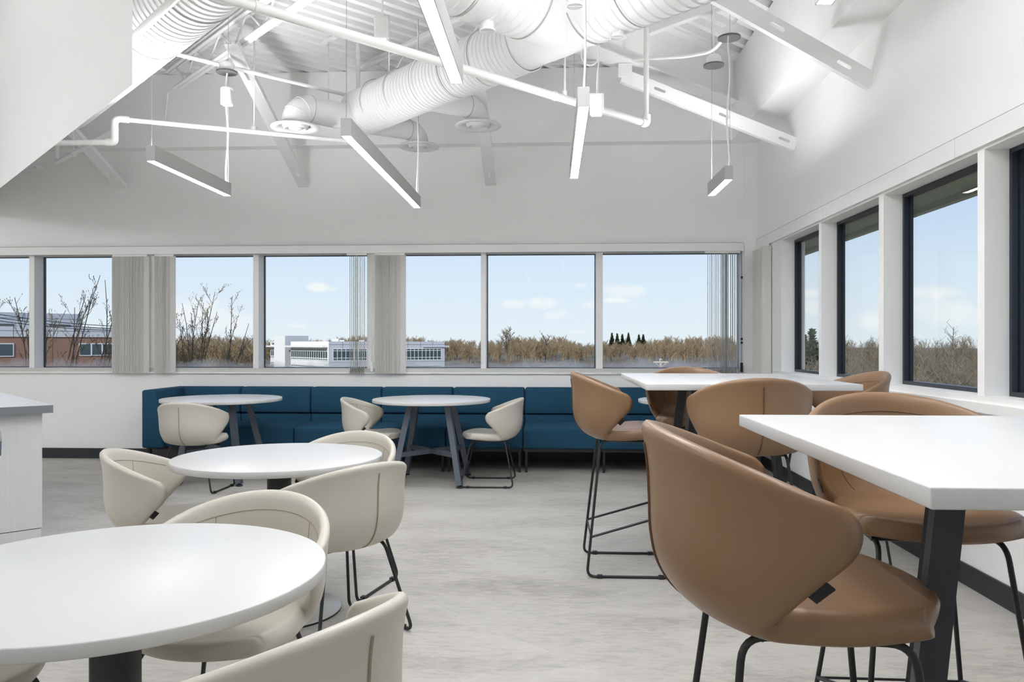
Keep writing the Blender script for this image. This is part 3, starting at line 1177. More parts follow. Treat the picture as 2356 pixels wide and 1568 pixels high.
def diffuser(cx, cy, z, start, zh, R_, rd, label):
    o = empty('ceiling_diffuser', (cx, cy, z), 0, label, 'air diffuser', 'round air diffusers on the ducts')
    og = Vector((cx, cy, z))
    path = [p - og for p in elbow_path(start, (cx, cy, zh), z + .03)]
    b_ = MB()
    b_.tube(path, rd, 28, caps=False)
    eb = b_.build('elbow_duct', M['duct'], o)
    # gored seams on the bend
    for i in (1, 4, 7, 10):
        t = (path[min(i + 1, len(path) - 1)] - path[i - 1]).normalized()
        s_ = MB()
        s_.lathe([(rd, 0), (rd + .004, .001), (rd + .004, .005), (rd, .006)], path[i], t, 28)
        s_.build('gore_seam', M['duct_seam'] if i == 1 else M['duct'], eb)
    f = MB()
    f.lathe([(rd, .035), (rd * 1.05, .03), (R_ * .93, .022), (R_, .012), (R_, .004), (R_ * .97, 0), (R_ * .80, .002), (R_ * .62, .020), (R_ * .58, .045)], n=44)
    f.build('flange_ring', M['duct'], o)
    c_ = MB()
    c_.lathe([(R_ * .54, .030), (R_ * .50, .006), (R_ * .42, -.004), (R_ * .36, .008), (R_ * .33, .022)], n=40)
    c_.build('middle_cone', M['duct'], o)
    c_ = MB()
    c_.lathe([(R_ * .30, .020), (R_ * .27, -.002), (R_ * .16, -.012), (0.001, -.013)], n=36)
    for k in range(4):
        a = PI / 4 + k * PI / 2
        c_.bar((R_ * .05 * math.cos(a), R_ * .05 * math.sin(a), .03), (R_ * .6 * math.cos(a), R_ * .6 * math.sin(a), .03), .012, .006)
    c_.build('centre_cone', M['duct'], o)
    return o


diffuser(-2.24, 6.78, 3.15, (-1.75, 7.24, 3.345), 3.345, .212, .118, 'round air diffuser farthest left of three on the duct end')
diffuser(-1.33, 7.83, 3.235, (-1.80, 7.36, 3.36), 3.40, .203, .098, 'lowest round air diffuser below the duct end')
diffuser(-.682, 7.255, 3.275, (-1.15, 6.80, 3.42), 3.45, .212, .105, 'round air diffuser right of the large duct')
diffuser(-5.50, 7.90, 3.10, (-5.2, 7.6, 3.4), 3.40, .212, .11, 'round air diffuser mostly hidden by the left bulkhead')

# ------------------------------------------------------------------ pipes
o = empty('sprinkler_pipe', (.767, 6.447, 3.06), 0, 'long white sprinkler pipe crossing from top left to the right elbow', 'pipe', 'white sprinkler pipes')
g1 = Vector((.767, 6.447, 3.06))
dp = Vector((-s2, -s2, 0))
b = MB()
b.tube([(0, 0, 0), dp * 6.3], .029, 14)
b.build('main_pipe', M['pipe'], o)
b = MB()
b.tube(fillet([dp * .07, (0, 0, 0), (0, 0, .07)], .05, 6), .036, 14)
b.build('elbow', M['pipe'], o)
b = MB()
b.tube([(0, 0, .03), (0, 0, ZT - 3.06)], .021, 12)
b.build('riser', M['pipe'], o)
b = MB()
b.tube([dp * .95 + Vector((0, 0, .02)), dp * .95 + Vector((0, 0, ZT - 3.06))], .008, 8)
b.tube([dp * .95 + Vector((0, 0, .0)), dp * .95 + Vector((0, 0, .06))], .018, 8)
b.build('hanger_rod', M['pipe'], o)
for k in (1.05, 3.3):
    b = MB()
    b.lathe([(.034, 0), (.034, .02)], dp * k, dp, 16, cap0=True, cap1=True)
    b.build('pipe_clamp', M['pipe'], o)

o = empty('sprinkler_pipe', (-1.866, 7.504, 3.64), 0, 'thin white sprinkler pipe ending above the left diffuser', 'pipe', 'white sprinkler pipes')
b = MB()
b.tube([(0, 0, 0), dp * 2.42], .0175, 12)
b.build('main_pipe', M['pipe'], o)
b = MB()
b.tube([(0, 0, -.02), (0, 0, ZT - 3.645)], .021, 12)
b.build('riser', M['pipe'], o)
for zz in (.30, .36, .43):
    b = MB()
    b.lathe([(.028, 0), (.028, .03)], (0, 0, zz), n=14, cap0=True, cap1=True)
    b.build('coupling', M['pipe'], o)

o = empty('sprinkler_pipe', (-3.61, 6.33, 3.03), 0, 'white sprinkler pipe with stacked elbows left of the far pendant', 'pipe', 'white sprinkler pipes')
b = MB()
b.tube(fillet([(0, 0, -.02), (0, 0, .10), (1.82, .845, .10)], .05, 6), .0195, 12)
b.build('main_pipe', M['pipe'], o)
b = MB()
b.tube(fillet([(0, 0, -.02), (0, 0, .10), (.10, .046, .10)], .05, 6), .028, 12)
b.build('upper_elbow', M['pipe'], o)
b = MB()
b.tube([(0, 0, .03), (0, 0, -.05)], .030, 12)
b.build('tee', M['pipe'], o)
b = MB()
b.tube(fillet([(0, 0, -.04), (0, 0, -.095), (-.07, 0, -.095)], .045, 6), .030, 12)
b.build('lower_elbow', M['pipe'], o)
b = MB()
b.tube([(-.02, 0, -.095), (-.60, 0, -.095)], .024, 12)
b.build('left_branch', M['pipe'], o)
b = MB()
b.tube(fillet([(0, 0, 0), (-1.20, 1.09, -.0), (-1.20, 1.09, .9)], .05, 5), .021, 12)
b.build('diagonal_branch', M['pipe'], o)
b = MB()
b.lathe([(.028, 0), (.028, .05)], (-.8, .727, 0), (-1.2, 1.09, 0), 14, cap0=True, cap1=True)
b.tube([(-.82, .745, 0), (-.82, .745, .6)], .007, 6)
b.build('hanger_clamp', M['pipe'], o)

b = MB()
b.tube([(-1.3, 3.55, 3.25), (-4.0, 6.25, 3.25)], .025, 14)
tag(b.build('sprinkler_pipe', M['pipe'], None, (-2.2, 4.45, 3.25)), 'white pipe in front of the duct beside the bulkhead corner', 'pipe', 'white sprinkler pipes')

b = MB()
b.tube(fillet([(-.6, 8.1, 4.10), (-.083, 7.60, 3.971), (1.10, 6.52, 3.625), (1.28, 6.27, 3.575), (1.345, 6.09, 3.66), (1.50, 5.80, 3.86)], .10, 5), .014, 10)
tag(b.build('conduit', M['pipe'], None, (1.0, 6.6, 3.6)), 'white electrical conduit curving down to the dark canopy', 'conduit')

# threaded-rod hangers with strut channels on the deck
for (x_, y_, zb_, wd, lab) in ((-2.14, 7.45, 3.47, True, 'thin hanger rod with strut channel above the left diffuser'), (-2.645, 6.875, 3.16, False, 'thin hanger rod right of the left pendant cord')):
    o = empty('hanger_rod', (x_, y_, ZT), 0, lab, 'hanger', 'thin threaded hanger rods')
    b = MB()
    b.tube([(0, 0, 0), (0, 0, zb_ - ZT)], .006, 6)
    b.build('rod', M['pipe'], o)
    b = MB()
    if wd:
        b.bar((-.10, .10, -.012), (.10, -.10, -.012), .04, .022)
    else:
        b.box(-.02, .02, -.02, .02, -.20, -.17)
        b.box(-.022, .022, -.022, .022, zb_ - ZT, zb_ - ZT + .04)
    b.build('strut_channel' if wd else 'clamp', M['white'], o)


# ------------------------------------------------------------------ shell chairs
def catmull(rows, n):
    A = np.array(rows, float)
    k = len(A)
    out = []
    for i in range(n):
        t = i / (n - 1) * (k - 1)
        j = min(int(t), k - 2)
        f = t - j
        p0, p1, p2, p3 = A[max(j - 1, 0)], A[j], A[j + 1], A[min(j + 2, k - 1)]
        out.append(.5 * ((2 * p1) + (-p0 + p2) * f + (2 * p0 - 5 * p1 + 4 * p2 - p3) * f * f + (-p0 + 3 * p1 - 3 * p2 + p3) * f ** 3))
    return np.array(out)


# yc, zc (centre line) | xe, ye, ze (edge) | blend flat->wrapped | half thickness     (chair, facing +y)
ROWS = [
    (.258, .446, .196, .186, .446, 0.0, .020),
    (.244, .449, .218, .168, .448, 0.0, .025),
    (.226, .449, .232, .146, .447, 0.0, .028),
    (.150, .448, .243, .088, .445, 0.0, .031),
    (.060, .440, .240, .025, .440, 0.0, .032),
    (-.040, .434, .226, -.035, .438, 0.0, .032),
    (-.125, .434, .214, -.078, .442, .15, .032),
    (-.198, .454, .216, -.090, .456, .55, .028),
    (-.244, .500, .238, -.064, .490, .90, .023),
    (-.264, .562, .262, -.026, .533, 1.0, .019),
    (-.269, .630, .281, .016, .580, 1.0, .017),
    (-.273, .694, .290, .028, .616, 1.0, .016),
    (-.281, .748, .292, .022, .646, 1.0, .016),
    (-.292, .783, .290, .000, .670, 1.0, .016),
]


def shell_points(dz):
    N, Mx = 60, 49
    R_ = catmull(ROWS, N)
    P = np.zeros((N, Mx, 3))
    for j in range(Mx):
        s_ = -1 + 2 * j / (Mx - 1)
        for i in range(N):
            yc, zc, xe, ye, ze, bl, th_ = R_[i]
            bl = min(1, max(0, bl))
            sn = math.sin(s_ * PI / 2)
            gg = (1 - bl) * s_ * s_ + bl * (1 - math.cos(s_ * PI / 2))
            P[i, j] = (xe * ((1 - bl) * s_ + bl * sn), yc + (ye - yc) * gg, zc + (ze - zc) * gg + dz)
            if bl < .3:
                P[i, j, 2] += .010 * (abs(s_) ** 2) * (1 - bl) - .004
    # normals
    du = np.gradient(P, axis=0)
    dv = np.gradient(P, axis=1)
    Nn = np.cross(dv, du)
    Nn /= -(np.linalg.norm(Nn, axis=2, keepdims=True) + 1e-9)     # towards the sitter
    T = np.zeros((N, Mx))
    for i in range(N):
        for j in range(Mx):
            e = min(i, N - 1 - i) / 4.0
            e2 = min(j, Mx - 1 - j) / 3.0
            m_ = min(e, e2, 1.0)
            T[i, j] = R_[i][6] * math.sqrt(max(0.0, 1 - (1 - m_) ** 2))
    return P, Nn, T, R_


SHELLS = {}


def make_shell(dz):
    if dz in SHELLS:
        return SHELLS[dz]
    P, Nn, T, R_ = shell_points(dz)
    N, Mx = T.shape
    # Nn points up on the seat / forward on the back (inner side)
    inn = P + Nn * T[..., None]
    out = P - Nn * T[..., None]
    vs = [tuple(p) for p in inn.reshape(-1, 3)] + [tuple(p) for p in out.reshape(-1, 3)]
    o2 = N * Mx
    fs = []
    for i in range(N - 1):
        for j in range(Mx - 1):
            a, b_, c_, d_ = i * Mx + j, i * Mx + j + 1, (i + 1) * Mx + j + 1, (i + 1) * Mx + j
            fs.append((a, b_, c_, d_))
            fs.append((o2 + d_, o2 + c_, o2 + b_, o2 + a))
    mb = MB()
    mb.add(vs, fs, True)
    # weld the two skins along the border, where the thickness is zero
    bm = bmesh.new()
    V = [bm.verts.new(v) for v in mb.v]
    for f in mb.f:
        bm.faces.new([V[k] for k in f])
    bmesh.ops.remove_doubles(bm, verts=bm.verts[:], dist=1e-6)
    bmesh.ops.recalc_face_normals(bm, faces=bm.faces[:])
    me = bpy.data.meshes.new('seat_shell')
    for f in bm.faces:
        f.smooth = True
    bm.to_mesh(me)
    bm.free()
    SHELLS[dz] = (me, P, Nn, T, inn, out)
    return SHELLS[dz]


def build_seat(name, dz, leather, stitch, stool):
    """one chair or stool, standing at the origin and facing +y"""
    o = empty(name, (0, 0, 0))
    me, P, Nn, T, inn, out = make_shell(dz)
    N, Mx = T.shape
    me2 = me.copy()
    me2.materials.clear()
    me2.materials.append(leather)
    sh = bpy.data.objects.new('seat_shell', me2)
    COL.objects.link(sh)
    sh.parent = o
    mid = Mx // 2
    # raised seam down the outside of the back
    b_ = MB()
    b_.tube([tuple(out[i, mid] - Nn[i, mid] * .001) for i in range(30, N - 5)], .0034, 6)
    b_.build('back_seam', stitch, sh)
    # stitch line below the inner rim and two short seams down the inside of the wings
    b_ = MB()
    i0 = N - 8
    b_.tube([tuple(inn[i0, j] + Nn[i0, j] * .0004) for j in range(5, Mx - 5)], .0013, 5)
    for j in (int(Mx * .30), int(Mx * .70)):
        b_.tube([tuple(inn[i, j] + Nn[i, j] * .0004) for i in range(33, i0 + 1)], .0013, 5)
    b_.build('stitching', stitch, sh)
    # black label sewn into the lower edge of the right wing
    ie = 40
    p = Vector(P[ie, Mx - 1])
    tg = (Vector(P[ie + 3, Mx - 1]) - Vector(P[ie - 3, Mx - 1])).normalized()
    nn = Vector(Nn[ie, Mx - 2]).normalized()
    bi = tg.cross(nn).normalized()
    if bi.z > 0:
        bi = -bi
    b_ = MB()
    mt = Matrix((tg, bi, nn)).transposed().to_4x4()
    mt.translation = p + bi * .004 - nn * .004
    b_.box(-.021, .021, -.010, .012, -.0016, .0016, mt)
    tg_o = b_.build('label_tag', M['tag'], sh)
    # frame: two sled loops
    zt_ = .400 + dz
    for sx in (-1, 1):
        pts = [(sx * .165, .165, zt_), (sx * .245, .255, .0085), (sx * .245, -.215, .0085), (sx * .150, -.135, zt_ + .004)]
        b_ = MB()
        b_.tube(fillet(pts, .045, 6, closed=True), .0076, 8, closed=True)
        leg = b_.build('sled_leg', M['black'], o)
        for yy in (.185, -.145):
            b_ = MB()
            b_.box(sx * .245 - .012, sx * .245 + .012, yy - .014, yy + .014, 0, .019)
            b_.build('floor_glide', M['black'], leg)
    for yy, xx, zz in ((.12, .172, zt_ + .004), (-.10, .155, zt_ + .003)):
        b_ = MB()
        b_.tube([(-xx, yy, zz), (xx, yy, zz)], .008, 8)
        b_.build('cross_bar', M['black'], o)
    if stool:
        def leg_at(front, z_):
            a = Vector((.165, .165, zt_)) if front else Vector((.150, -.135, zt_))
            c_ = Vector((.245, .255, .0085)) if front else Vector((.245, -.215, .0085))
            t = (z_ - c_.z) / (a.z - c_.z)
            return c_.lerp(a, t)
        f_, r_ = leg_at(True, .335), leg_at(False, .215)
        for sx in (-1, 1):
            b_ = MB()
            b_.tube([(sx * r_.x, r_.y, r_.z), (sx * f_.x, f_.y, f_.z)], .0068, 8)
            b_.build('side_rail', M['black'], o)
        b_ = MB()
        b_.tube([(-f_.x, f_.y, f_.z), (f_.x, f_.y, f_.z)], .0085, 8)
        b_.build('footrest', M['black'], o)
        b_ = MB()
        b_.tube([(-r_.x, r_.y, r_.z), (r_.x, r_.y, r_.z)], .0045, 8)
        b_.build('rear_rail', M['black'], o)
    return o


def facing(dx, dy):
    return math.atan2(dy, dx) - PI / 2


CH = [
    # x, y, facing, label
    (-1.79, 3.62, (.95, .30), 'cream shell chair left of the middle round table, label tag showing'),
    (-3.10, 6.70, (.03, 1.0), 'cream shell chair with its back to us at the left bench table'),
    (-1.62, 7.10, (1.0, 0.0), 'cream shell chair left of the middle trestle table, facing right'),
    (-1.126, 4.10, (-.24, -.97), 'cream shell chair on the far side of the middle round table'),
    (-.935, 3.39, (-.77, .64), 'cream shell chair seen from behind, right of the middle round table'),
    (-.59, 1.55, (-.89, .45), 'nearest cream shell chair, cut off by the bottom edge'),
    (-.553, 7.14, (-1.0, 0.0), 'pale shell chair in side view right of the middle trestle table'),
    (-.97, 2.30, (-.18, -1.0), 'cream shell chair tucked under the near round table, inside of back showing'),
    (-1.545, 1.86, (1.0, 0.0), 'cream shell chair under the near round table at bottom left corner'),
]
chair0 = build_seat('shell_chair', 0.0, M['cream'], M['cream2'], False)
for k, (x_, y_, fd, lab) in enumerate(CH):
    o = chair0 if k == 0 else copy_tree(chair0)
    o.location = (x_, y_, 0)
    o.rotation_euler = (0, 0, facing(*fd))
    tag(o, lab, 'chair', 'cream shell chairs at the round tables')

ST = [
    (.405, 4.53, (1.0, 0.0), 'tan bar stool in side view left of the far bar table'),
    (.485, 1.615, (1.0, 0.0), 'large foreground tan bar stool left of the near bar table'),
    (.975, 3.97, (0.0, 1.0), 'tan bar stool seen from behind at the far bar table'),
    (1.055, 2.34, (-.02, -1.0), 'tan bar stool facing us across the near bar table'),
    (1.62, 4.62, (-1.0, -.1), 'tan bar stool right of the far bar table by the windows'),
    (.92, 5.22, (0.0, -1.0), 'tan bar stool on the far side of the far bar table'),
]
stool0 = build_seat('bar_stool', .330, M['tan'], M['tan2'], True)
for k, (x_, y_, fd, lab) in enumerate(ST):
    o = stool0 if k == 0 else copy_tree(stool0)
    o.location = (x_, y_, 0)
    o.rotation_euler = (0, 0, facing(*fd))
    tag(o, lab, 'bar stool', 'tan bar stools at the tall tables')


# ------------------------------------------------------------------ tables
def round_top(R_, z, th_):
    b_ = MB()
    e = .003
    b_.lathe([(0.0005, z), (R_ - e, z), (R_ - e * .3, z - e * .3), (R_, z - e), (R_, z - th_ + e), (R_ - e, z - th_), (0.0005, z - th_)], n=96)
    return b_


def pedestal_table(x_, y_, label):
    o = empty('pedestal_table', (x_, y_, 0), 0, label, 'table', 'round white tables')
    round_top(.484, .737, .030).build('tabletop', M['top'], o)
    b_ = MB()
    b_.lathe([(.056, .012), (.056, .70)], n=40)
    b_.build('column', M['column'], o)
    b_ = MB()
    b_.lathe([(.20, .706), (.20, .700), (.05, .694)], n=36, cap1=True)
    b_.build('top_plate', M['black'], o)
    b_ = MB()
    b_.lathe([(.06, .022), (.10, .014), (.285, .012), (.290, .009)], n=64)
    bs = b_.build('base_disc', M['disc'], o)
    b_ = MB()
    b_.lathe([(.290, .009), (.290, 0), (.0005, 0)], n=64)
    b_.build('base_rim', M['black'], bs)
    return o


pedestal_table(-1.03, 1.81, 'nearest round white table on a black column, cut by the left edge')
pedestal_table(-1.298, 3.69, 'round white table on a black column, middle of the left group')


def trestle_frame(o, dx0, dy0, dx1, dy1, ztop, w_, m, stretch_z=.28, turn=0.0):
    """four splayed square legs, crossed stretchers"""
    feet, tops = [], []
    for sx, sy in ((-1, -1), (1, -1), (1, 1), (-1, 1)):
        rt = Matrix.Rotation(turn, 3, 'Z')
        ft = rt @ Vector((sx * dx1, sy * dy1, .022))
        tp = rt @ Vector((sx * dx0, sy * dy0, ztop))
        feet.append(ft)
        tops.append(tp)
        b_ = MB()
        b_.bar(ft, tp, w_, w_, up=rt @ Vector((sx, sy * .2, 0)))
        lg = b_.build('leg', m, o)
        b_ = MB()
        b_.lathe([(.0005, 0), (.030, 0), (.032, .006), (.026, .014), (.008, .016), (.008, .03)], (ft.x, ft.y, 0), n=20)
        b_.build('leveller', M['black'], lg)
        b_ = MB()
        b_.box(tp.x - .06, tp.x + .06, tp.y - .05, tp.y + .05, ztop - .004, ztop + .006)
        b_.build('mounting_plate', M['black'], lg)
    t = (stretch_z - .022) / (ztop - .022)
    for i, j in ((0, 2), (1, 3)):
        b_ = MB()
        a, c_ = feet[i].lerp(tops[i], t), feet[j].lerp(tops[j], t)
        b_.bar(a, c_, w_ * .8, w_ * .8)
        b_.build('stretcher', m, o)


def trestle_table(x_, y_, label, rz=0.0):
    o = empty('trestle_table', (x_, y_, 0), rz, label, 'table', 'round white tables')
    round_top(.543, .762, .028).build('tabletop', M['top'], o)
    trestle_frame(o, .17, .19, .30, .34, .728, .050, M['steel'])
    return o


trestle_table(-1.11, 7.23, 'round white table with grey trestle legs before the middle of the bench')
trestle_table(-3.088, 7.23, 'round white table with grey trestle legs at the left end of the bench')
trestle_table(1.333, 7.23, 'round white table mostly hidden behind the far bar table')


def bar_table(x0, x1, y0, y1, label, tops, feet, turn=0.0):
    cx, cy = (x0 + x1) / 2, (y0 + y1) / 2
    o = empty('bar_table', (cx, cy, 0), 0, label, 'bar table', 'tall white bar tables')
    b_ = MB()
    b_.rbox(x0 - cx, x1 - cx, y0 - cy, y1 - cy, 1.07 - .032, 1.07, .003, 2)
    b_.build('tabletop', M['top'], o)
    trestle_frame(o, tops, tops, feet, feet, 1.034, .052, M['barleg'], .30, turn)
    return o


bar_table(.53, 1.66, 1.13, 2.26, 'near tall white bar table cut by the right edge', .236, .335, D2R(-25))
bar_table(.47, 1.53, 3.95, 5.38, 'far tall white bar table before the corner', .195, .31)


# ------------------------------------------------------------------ bench
BF, BK = 7.72, 8.46         # front and back of the bench
MW = .7635


def bench_module(x0, label, corner=False):
    x1 = x0 + MW - .006
    cx = (x0 + x1) / 2
    o = empty('bench_module', (cx, (BF + BK) / 2, 0), 0, label, 'bench', 'teal bench modules along the back wall')
    og = Vector((cx, (BF + BK) / 2, 0))
    sx0 = x0 + (.15 if corner else 0)

    def crown(x, y, z):
        if z > .40:
            u = (x - (sx0 + x1) / 2) / ((x1 - sx0) / 2)
            v = (y - (BF + 8.3) / 2) / ((8.3 - BF) / 2)
            z += .016 * max(0, 1 - u * u * u * u) * max(0, 1 - v * v * v * v)
        return (x - og.x, y - og.y, z)

    def off(x, y, z):
        return (x - og.x, y - og.y, z)
    b_ = MB()
    b_.rbox(sx0, x1, BF, 8.32, .235, .442, .022, 3, crown, cuts=3)
    b_.build('seat', M['teal'], o)

    def lean(x, y, z):
        y += (z - .5) * .06 - .012 * max(0, 1 - ((z - .66) / .14) ** 2)
        return (x - og.x, y - og.y, z)
    b_ = MB()
    b_.rbox(x0, x1, 8.275, BK - .02, .530, .806, .022, 3, lean, cuts=3)
    b_.build('backrest', M['teal'], o)
    b_ = MB()
    b_.rbox(x0, x1, 8.295, BK - .02, .30, .524, .012, 2, off)
    b_.build('lumbar_panel', M['teal'], o)
    if corner:
        def armf(x, y, z):
            if x > x0 + .06:
                x -= (z - .25) * .16 - .07
            return (x - og.x, y - og.y, z)
        b_ = MB()
        b_.rbox(x0, x0 + .155, BF - .05, 8.30, .225, .806, .022, 3, armf, cuts=2)
        b_.build('side_backrest', M['teal'], o)
        b_ = MB()
        b_.box(x0 - .006 - og.x, x0 + .002 - og.x, 7.72 - og.y, 7.75 - og.y, .37, .43)
        b_.build('label_tag', M['tag'], o)
    b_ = MB()
    b_.box(x0 + .01 - og.x, x1 - .01 - og.x, BF + .03 - og.y, BK - .05 - og.y, .205, .236)
    b_.build('base_frame', M['black'], o)
    for xx in (x0 + .030, x1 - .030):
        for yy in (BF + .06, BK - .08):
            b_ = MB()
            b_.box(xx - .011 - og.x, xx + .011 - og.x, yy - .02 - og.y, yy + .02 - og.y, 0, .206)
            b_.build('leg', M['black'], o)
    return o


labs = ['left corner module of the teal bench with its side backrest', 'teal bench module right of the corner module', 'teal bench module between the two left trestle tables',
        'teal bench module left behind the middle trestle table', 'teal bench module behind the right part of the middle trestle table', 'teal bench module between the pale side-view chair and the tan stool',
        'teal bench module behind the side-view bar stool', 'last teal bench module, hidden toward the right corner']
for k, lab in enumerate(labs):
    bench_module(-4.10 + MW * k, lab, k == 0)

# ------------------------------------------------------------------ counter at the left
K0 = Vector((-2.906, 4.45, 0))
du, dn = Vector((-s2, s2, 0)), Vector((-s2, -s2, 0))
o = empty('kitchen_counter', (-2.906, 4.45, 0), 0, 'white topped counter end cut by the left edge', 'counter')


def quad(p, a, b_):
    return [(q_.x, q_.y) for q_ in (p, p + du * a, p + du * a + dn * b_, p + dn * b_)]


b = MB()
b.prism(quad(Vector((0, 0, 0)), 3.2, 1.6), .868, .912)
b.build('worktop', M['edge'], o)
b = MB()
b.prism(quad(Vector((0, 0, 0)), 3.2, 1.6), .912, .9135)
b.build('worktop_surface', M['top'], o)
ins = du * .06 + dn * .045
b = MB()
b.prism(quad(ins, 3.0, 1.4), .195, .868)
b.build('end_panel', M['panel'], o)
b = MB()
b.prism(quad(ins + du * .004 + dn * .004, 3.0, 1.4), 0, .190)
b.build('plinth', M['panel'], o)
# round bin that just shows at the left edge
o = empty('waste_bin', (-2.945, 3.80, 0), 0, 'rounded pale bin with slate band showing at the left edge', 'bin')
b = MB()
b.lathe([(.0005, 0), (.13, 0), (.15, .60), (.155, .70)], n=40)
b.build('bin_body', M['white'], o)
b = MB()
b.lathe([(.158, .70), (.160, .775)], n=40)
b.build('band', M['bluegrey'], o)
b = MB()
b.lathe([(.160, .775), (.158, .82), (.13, .87), (.07, .895), (.0005, .90)], n=40)
b.build('lid', M['bucket'], o)


# ================================================================== outdoors
def hgt(x, y):
    """ground height outside: flat yards, rising to a wooded hill"""
    d = math.hypot(x, y)
    a = math.degrees(math.atan2(x, y))

    def sm(t):
        t = min(1, max(0, t))
        return t * t * (3 - 2 * t)
    near = -10.0
    k = sm((a + 14) / 8)                      # 0 on the left (office yard), 1 to the right
    z = near + k * 6.0 * sm((d - 60) / 120)
    z += (2.0 + 1.2 * (1 - k)) * sm((d - 225) / 110)
    z += (1 - k) * 5.0 * sm((d - 235) / 100)
    z += .5 * math.sin(x * .03 + 1) * sm((d - 150) / 100)
    return z


b = MB()
NA, ND = 90, 46
vs, fs = [], []
rad = [12 + (600 - 12) * (i / (ND - 1)) ** 1.5 for i in range(ND)]
for i in range(ND):
    for j in range(NA):
        a = D2R(-58 + 116 * j / (NA - 1))
        x_, y_ = rad[i] * math.sin(a), rad[i] * math.cos(a)
        vs.append((x_, y_, hgt(x_, y_)))
for i in range(ND - 1):
    for j in range(NA - 1):
        fs.append((i * NA + j, i * NA + j + 1, (i + 1) * NA + j + 1, (i + 1) * NA + j))
b.add(vs, fs, True)
structure('terrain', b, M['scrub'], 'brown winter ground and hill outside', 'ground')


# woods: bare trees too many to count, one object per belt
def tree_sticks(rng, h, spread, n1=9, n2=7, n3=3, r0=.14):
    """list of (p0, p1, r0, r1) sticks of one leafless tree of height h"""
    S = []
    tr_top = Vector((rng.uniform(-.3, .3), rng.uniform(-.3, .3), h * .80))
    S.append((Vector((0, 0, 0)), tr_top, r0, r0 * .35))
    for i in range(n1):
        t = .22 + .78 * i / n1
        p = tr_top * t
        a = rng.uniform(0, 2 * PI)
        L = spread * (1.15 - .6 * t) * rng.uniform(.8, 1.2)
        q_ = p + Vector((math.cos(a) * L * .55, math.sin(a) * L * .55, L * rng.uniform(.6, 1.05)))
        S.append((p, q_, r0 * .42, r0 * .18))
        for k in range(n2):
            u = rng.uniform(.25, 1)
            p2 = p.lerp(q_, u)
            a2 = rng.uniform(0, 2 * PI)
            L2 = L * rng.uniform(.25, .5)
            q2 = p2 + Vector((math.cos(a2) * L2 * .7, math.sin(a2) * L2 * .7, L2 * rng.uniform(.4, 1)))
            S.append((p2, q2, r0 * .2, r0 * .09))
            for m_ in range(n3):
                u2 = rng.uniform(.3, 1)
                p3 = p2.lerp(q2, u2)
                a3 = rng.uniform(0, 2 * PI)
                L3 = L2 * rng.uniform(.35, .7)
                S.append((p3, p3 + Vector((math.cos(a3) * L3 * .7, math.sin(a3) * L3 * .7, L3 * rng.uniform(.2, 1))), r0 * .12, r0 * .06))
    return S


def sticks_mesh(S):
    """3-sided tapered sticks -> (verts, faces)"""
    V, F = [], []
    for (p, q_, ra, rb) in S:
        t = (q_ - p).normalized()
        u = t.orthogonal().normalized()
        w_ = t.cross(u)
        o_ = len(V)
        for (c_, r_) in ((p, ra), (q_, rb)):
            for k in range(3):
                a = 2 * PI * k / 3
                V.append(c_ + (u * math.cos(a) + w_ * math.sin(a)) * r_)
        for k in range(3):
            k2 = (k + 1) % 3
            F.append((o_ + k, o_ + k2, o_ + 3 + k2, o_ + 3 + k))
    return np.array([tuple(v) for v in V]), np.array(F)


rng = random.Random(11)
TPL = [sticks_mesh(tree_sticks(rng, 9.0, 3.6, 14, 8, 2, .26)) for _ in range(6)]
TPL += [sticks_mesh(tree_sticks(rng, 9.0, 2.1, 18, 9, 1, .085)) for _ in range(5)]


def big_mesh(name, V, F, material):
    me = bpy.data.meshes.new(name)
    me.vertices.add(len(V))
    me.vertices.foreach_set('co', V.astype(np.float32).ravel())
    me.loops.add(F.size)
    me.loops.foreach_set('vertex_index', F.astype(np.int32).ravel())
    me.polygons.add(len(F))
    me.polygons.foreach_set('loop_start', np.arange(0, F.size, F.shape[1], dtype=np.int32))
    me.polygons.foreach_set('loop_total', np.full(len(F), F.shape[1], dtype=np.int32))
    me.materials.append(material)
    me.update(calc_edges=True)
    me.validate()
    o_ = bpy.data.objects.new(name, me)
    COL.objects.link(o_)
    return o_


def belt(name, material, spots, label):
    Vs, Fs = [], []
    n = 0
    for (x_, y_, z_, sc, k, a) in spots:
        V, F = TPL[k]
        ca, sa = math.cos(a), math.sin(a)
        W_ = np.empty_like(V)
        W_[:, 0] = (V[:, 0] * ca - V[:, 1] * sa) * sc + x_
        W_[:, 1] = (V[:, 0] * sa + V[:, 1] * ca) * sc + y_
        W_[:, 2] = V[:, 2] * sc + z_
        Vs.append(W_)
        Fs.append(F + n)
        n += len(V)
    o_ = big_mesh(name, np.concatenate(Vs), np.concatenate(Fs), material)
    return tag(o_, label, 'woods', None, 'stuff')


def polar(px, d):
    a = math.atan((px - 1178.0) / 1810.0) - PSI
    return math.sin(a) * d, math.cos(a) * d


rng = random.Random(5)
spots = []


def crest(a_deg):
    """how high (in px of the photograph's scale) the woods rise over eye level at this bearing"""
    return 15 + 5 * math.sin(a_deg * .55 + 2.2) + 2.5 * math.sin(a_deg * 1.7) - (9 if 1.2 < a_deg < 3.4 else 0)


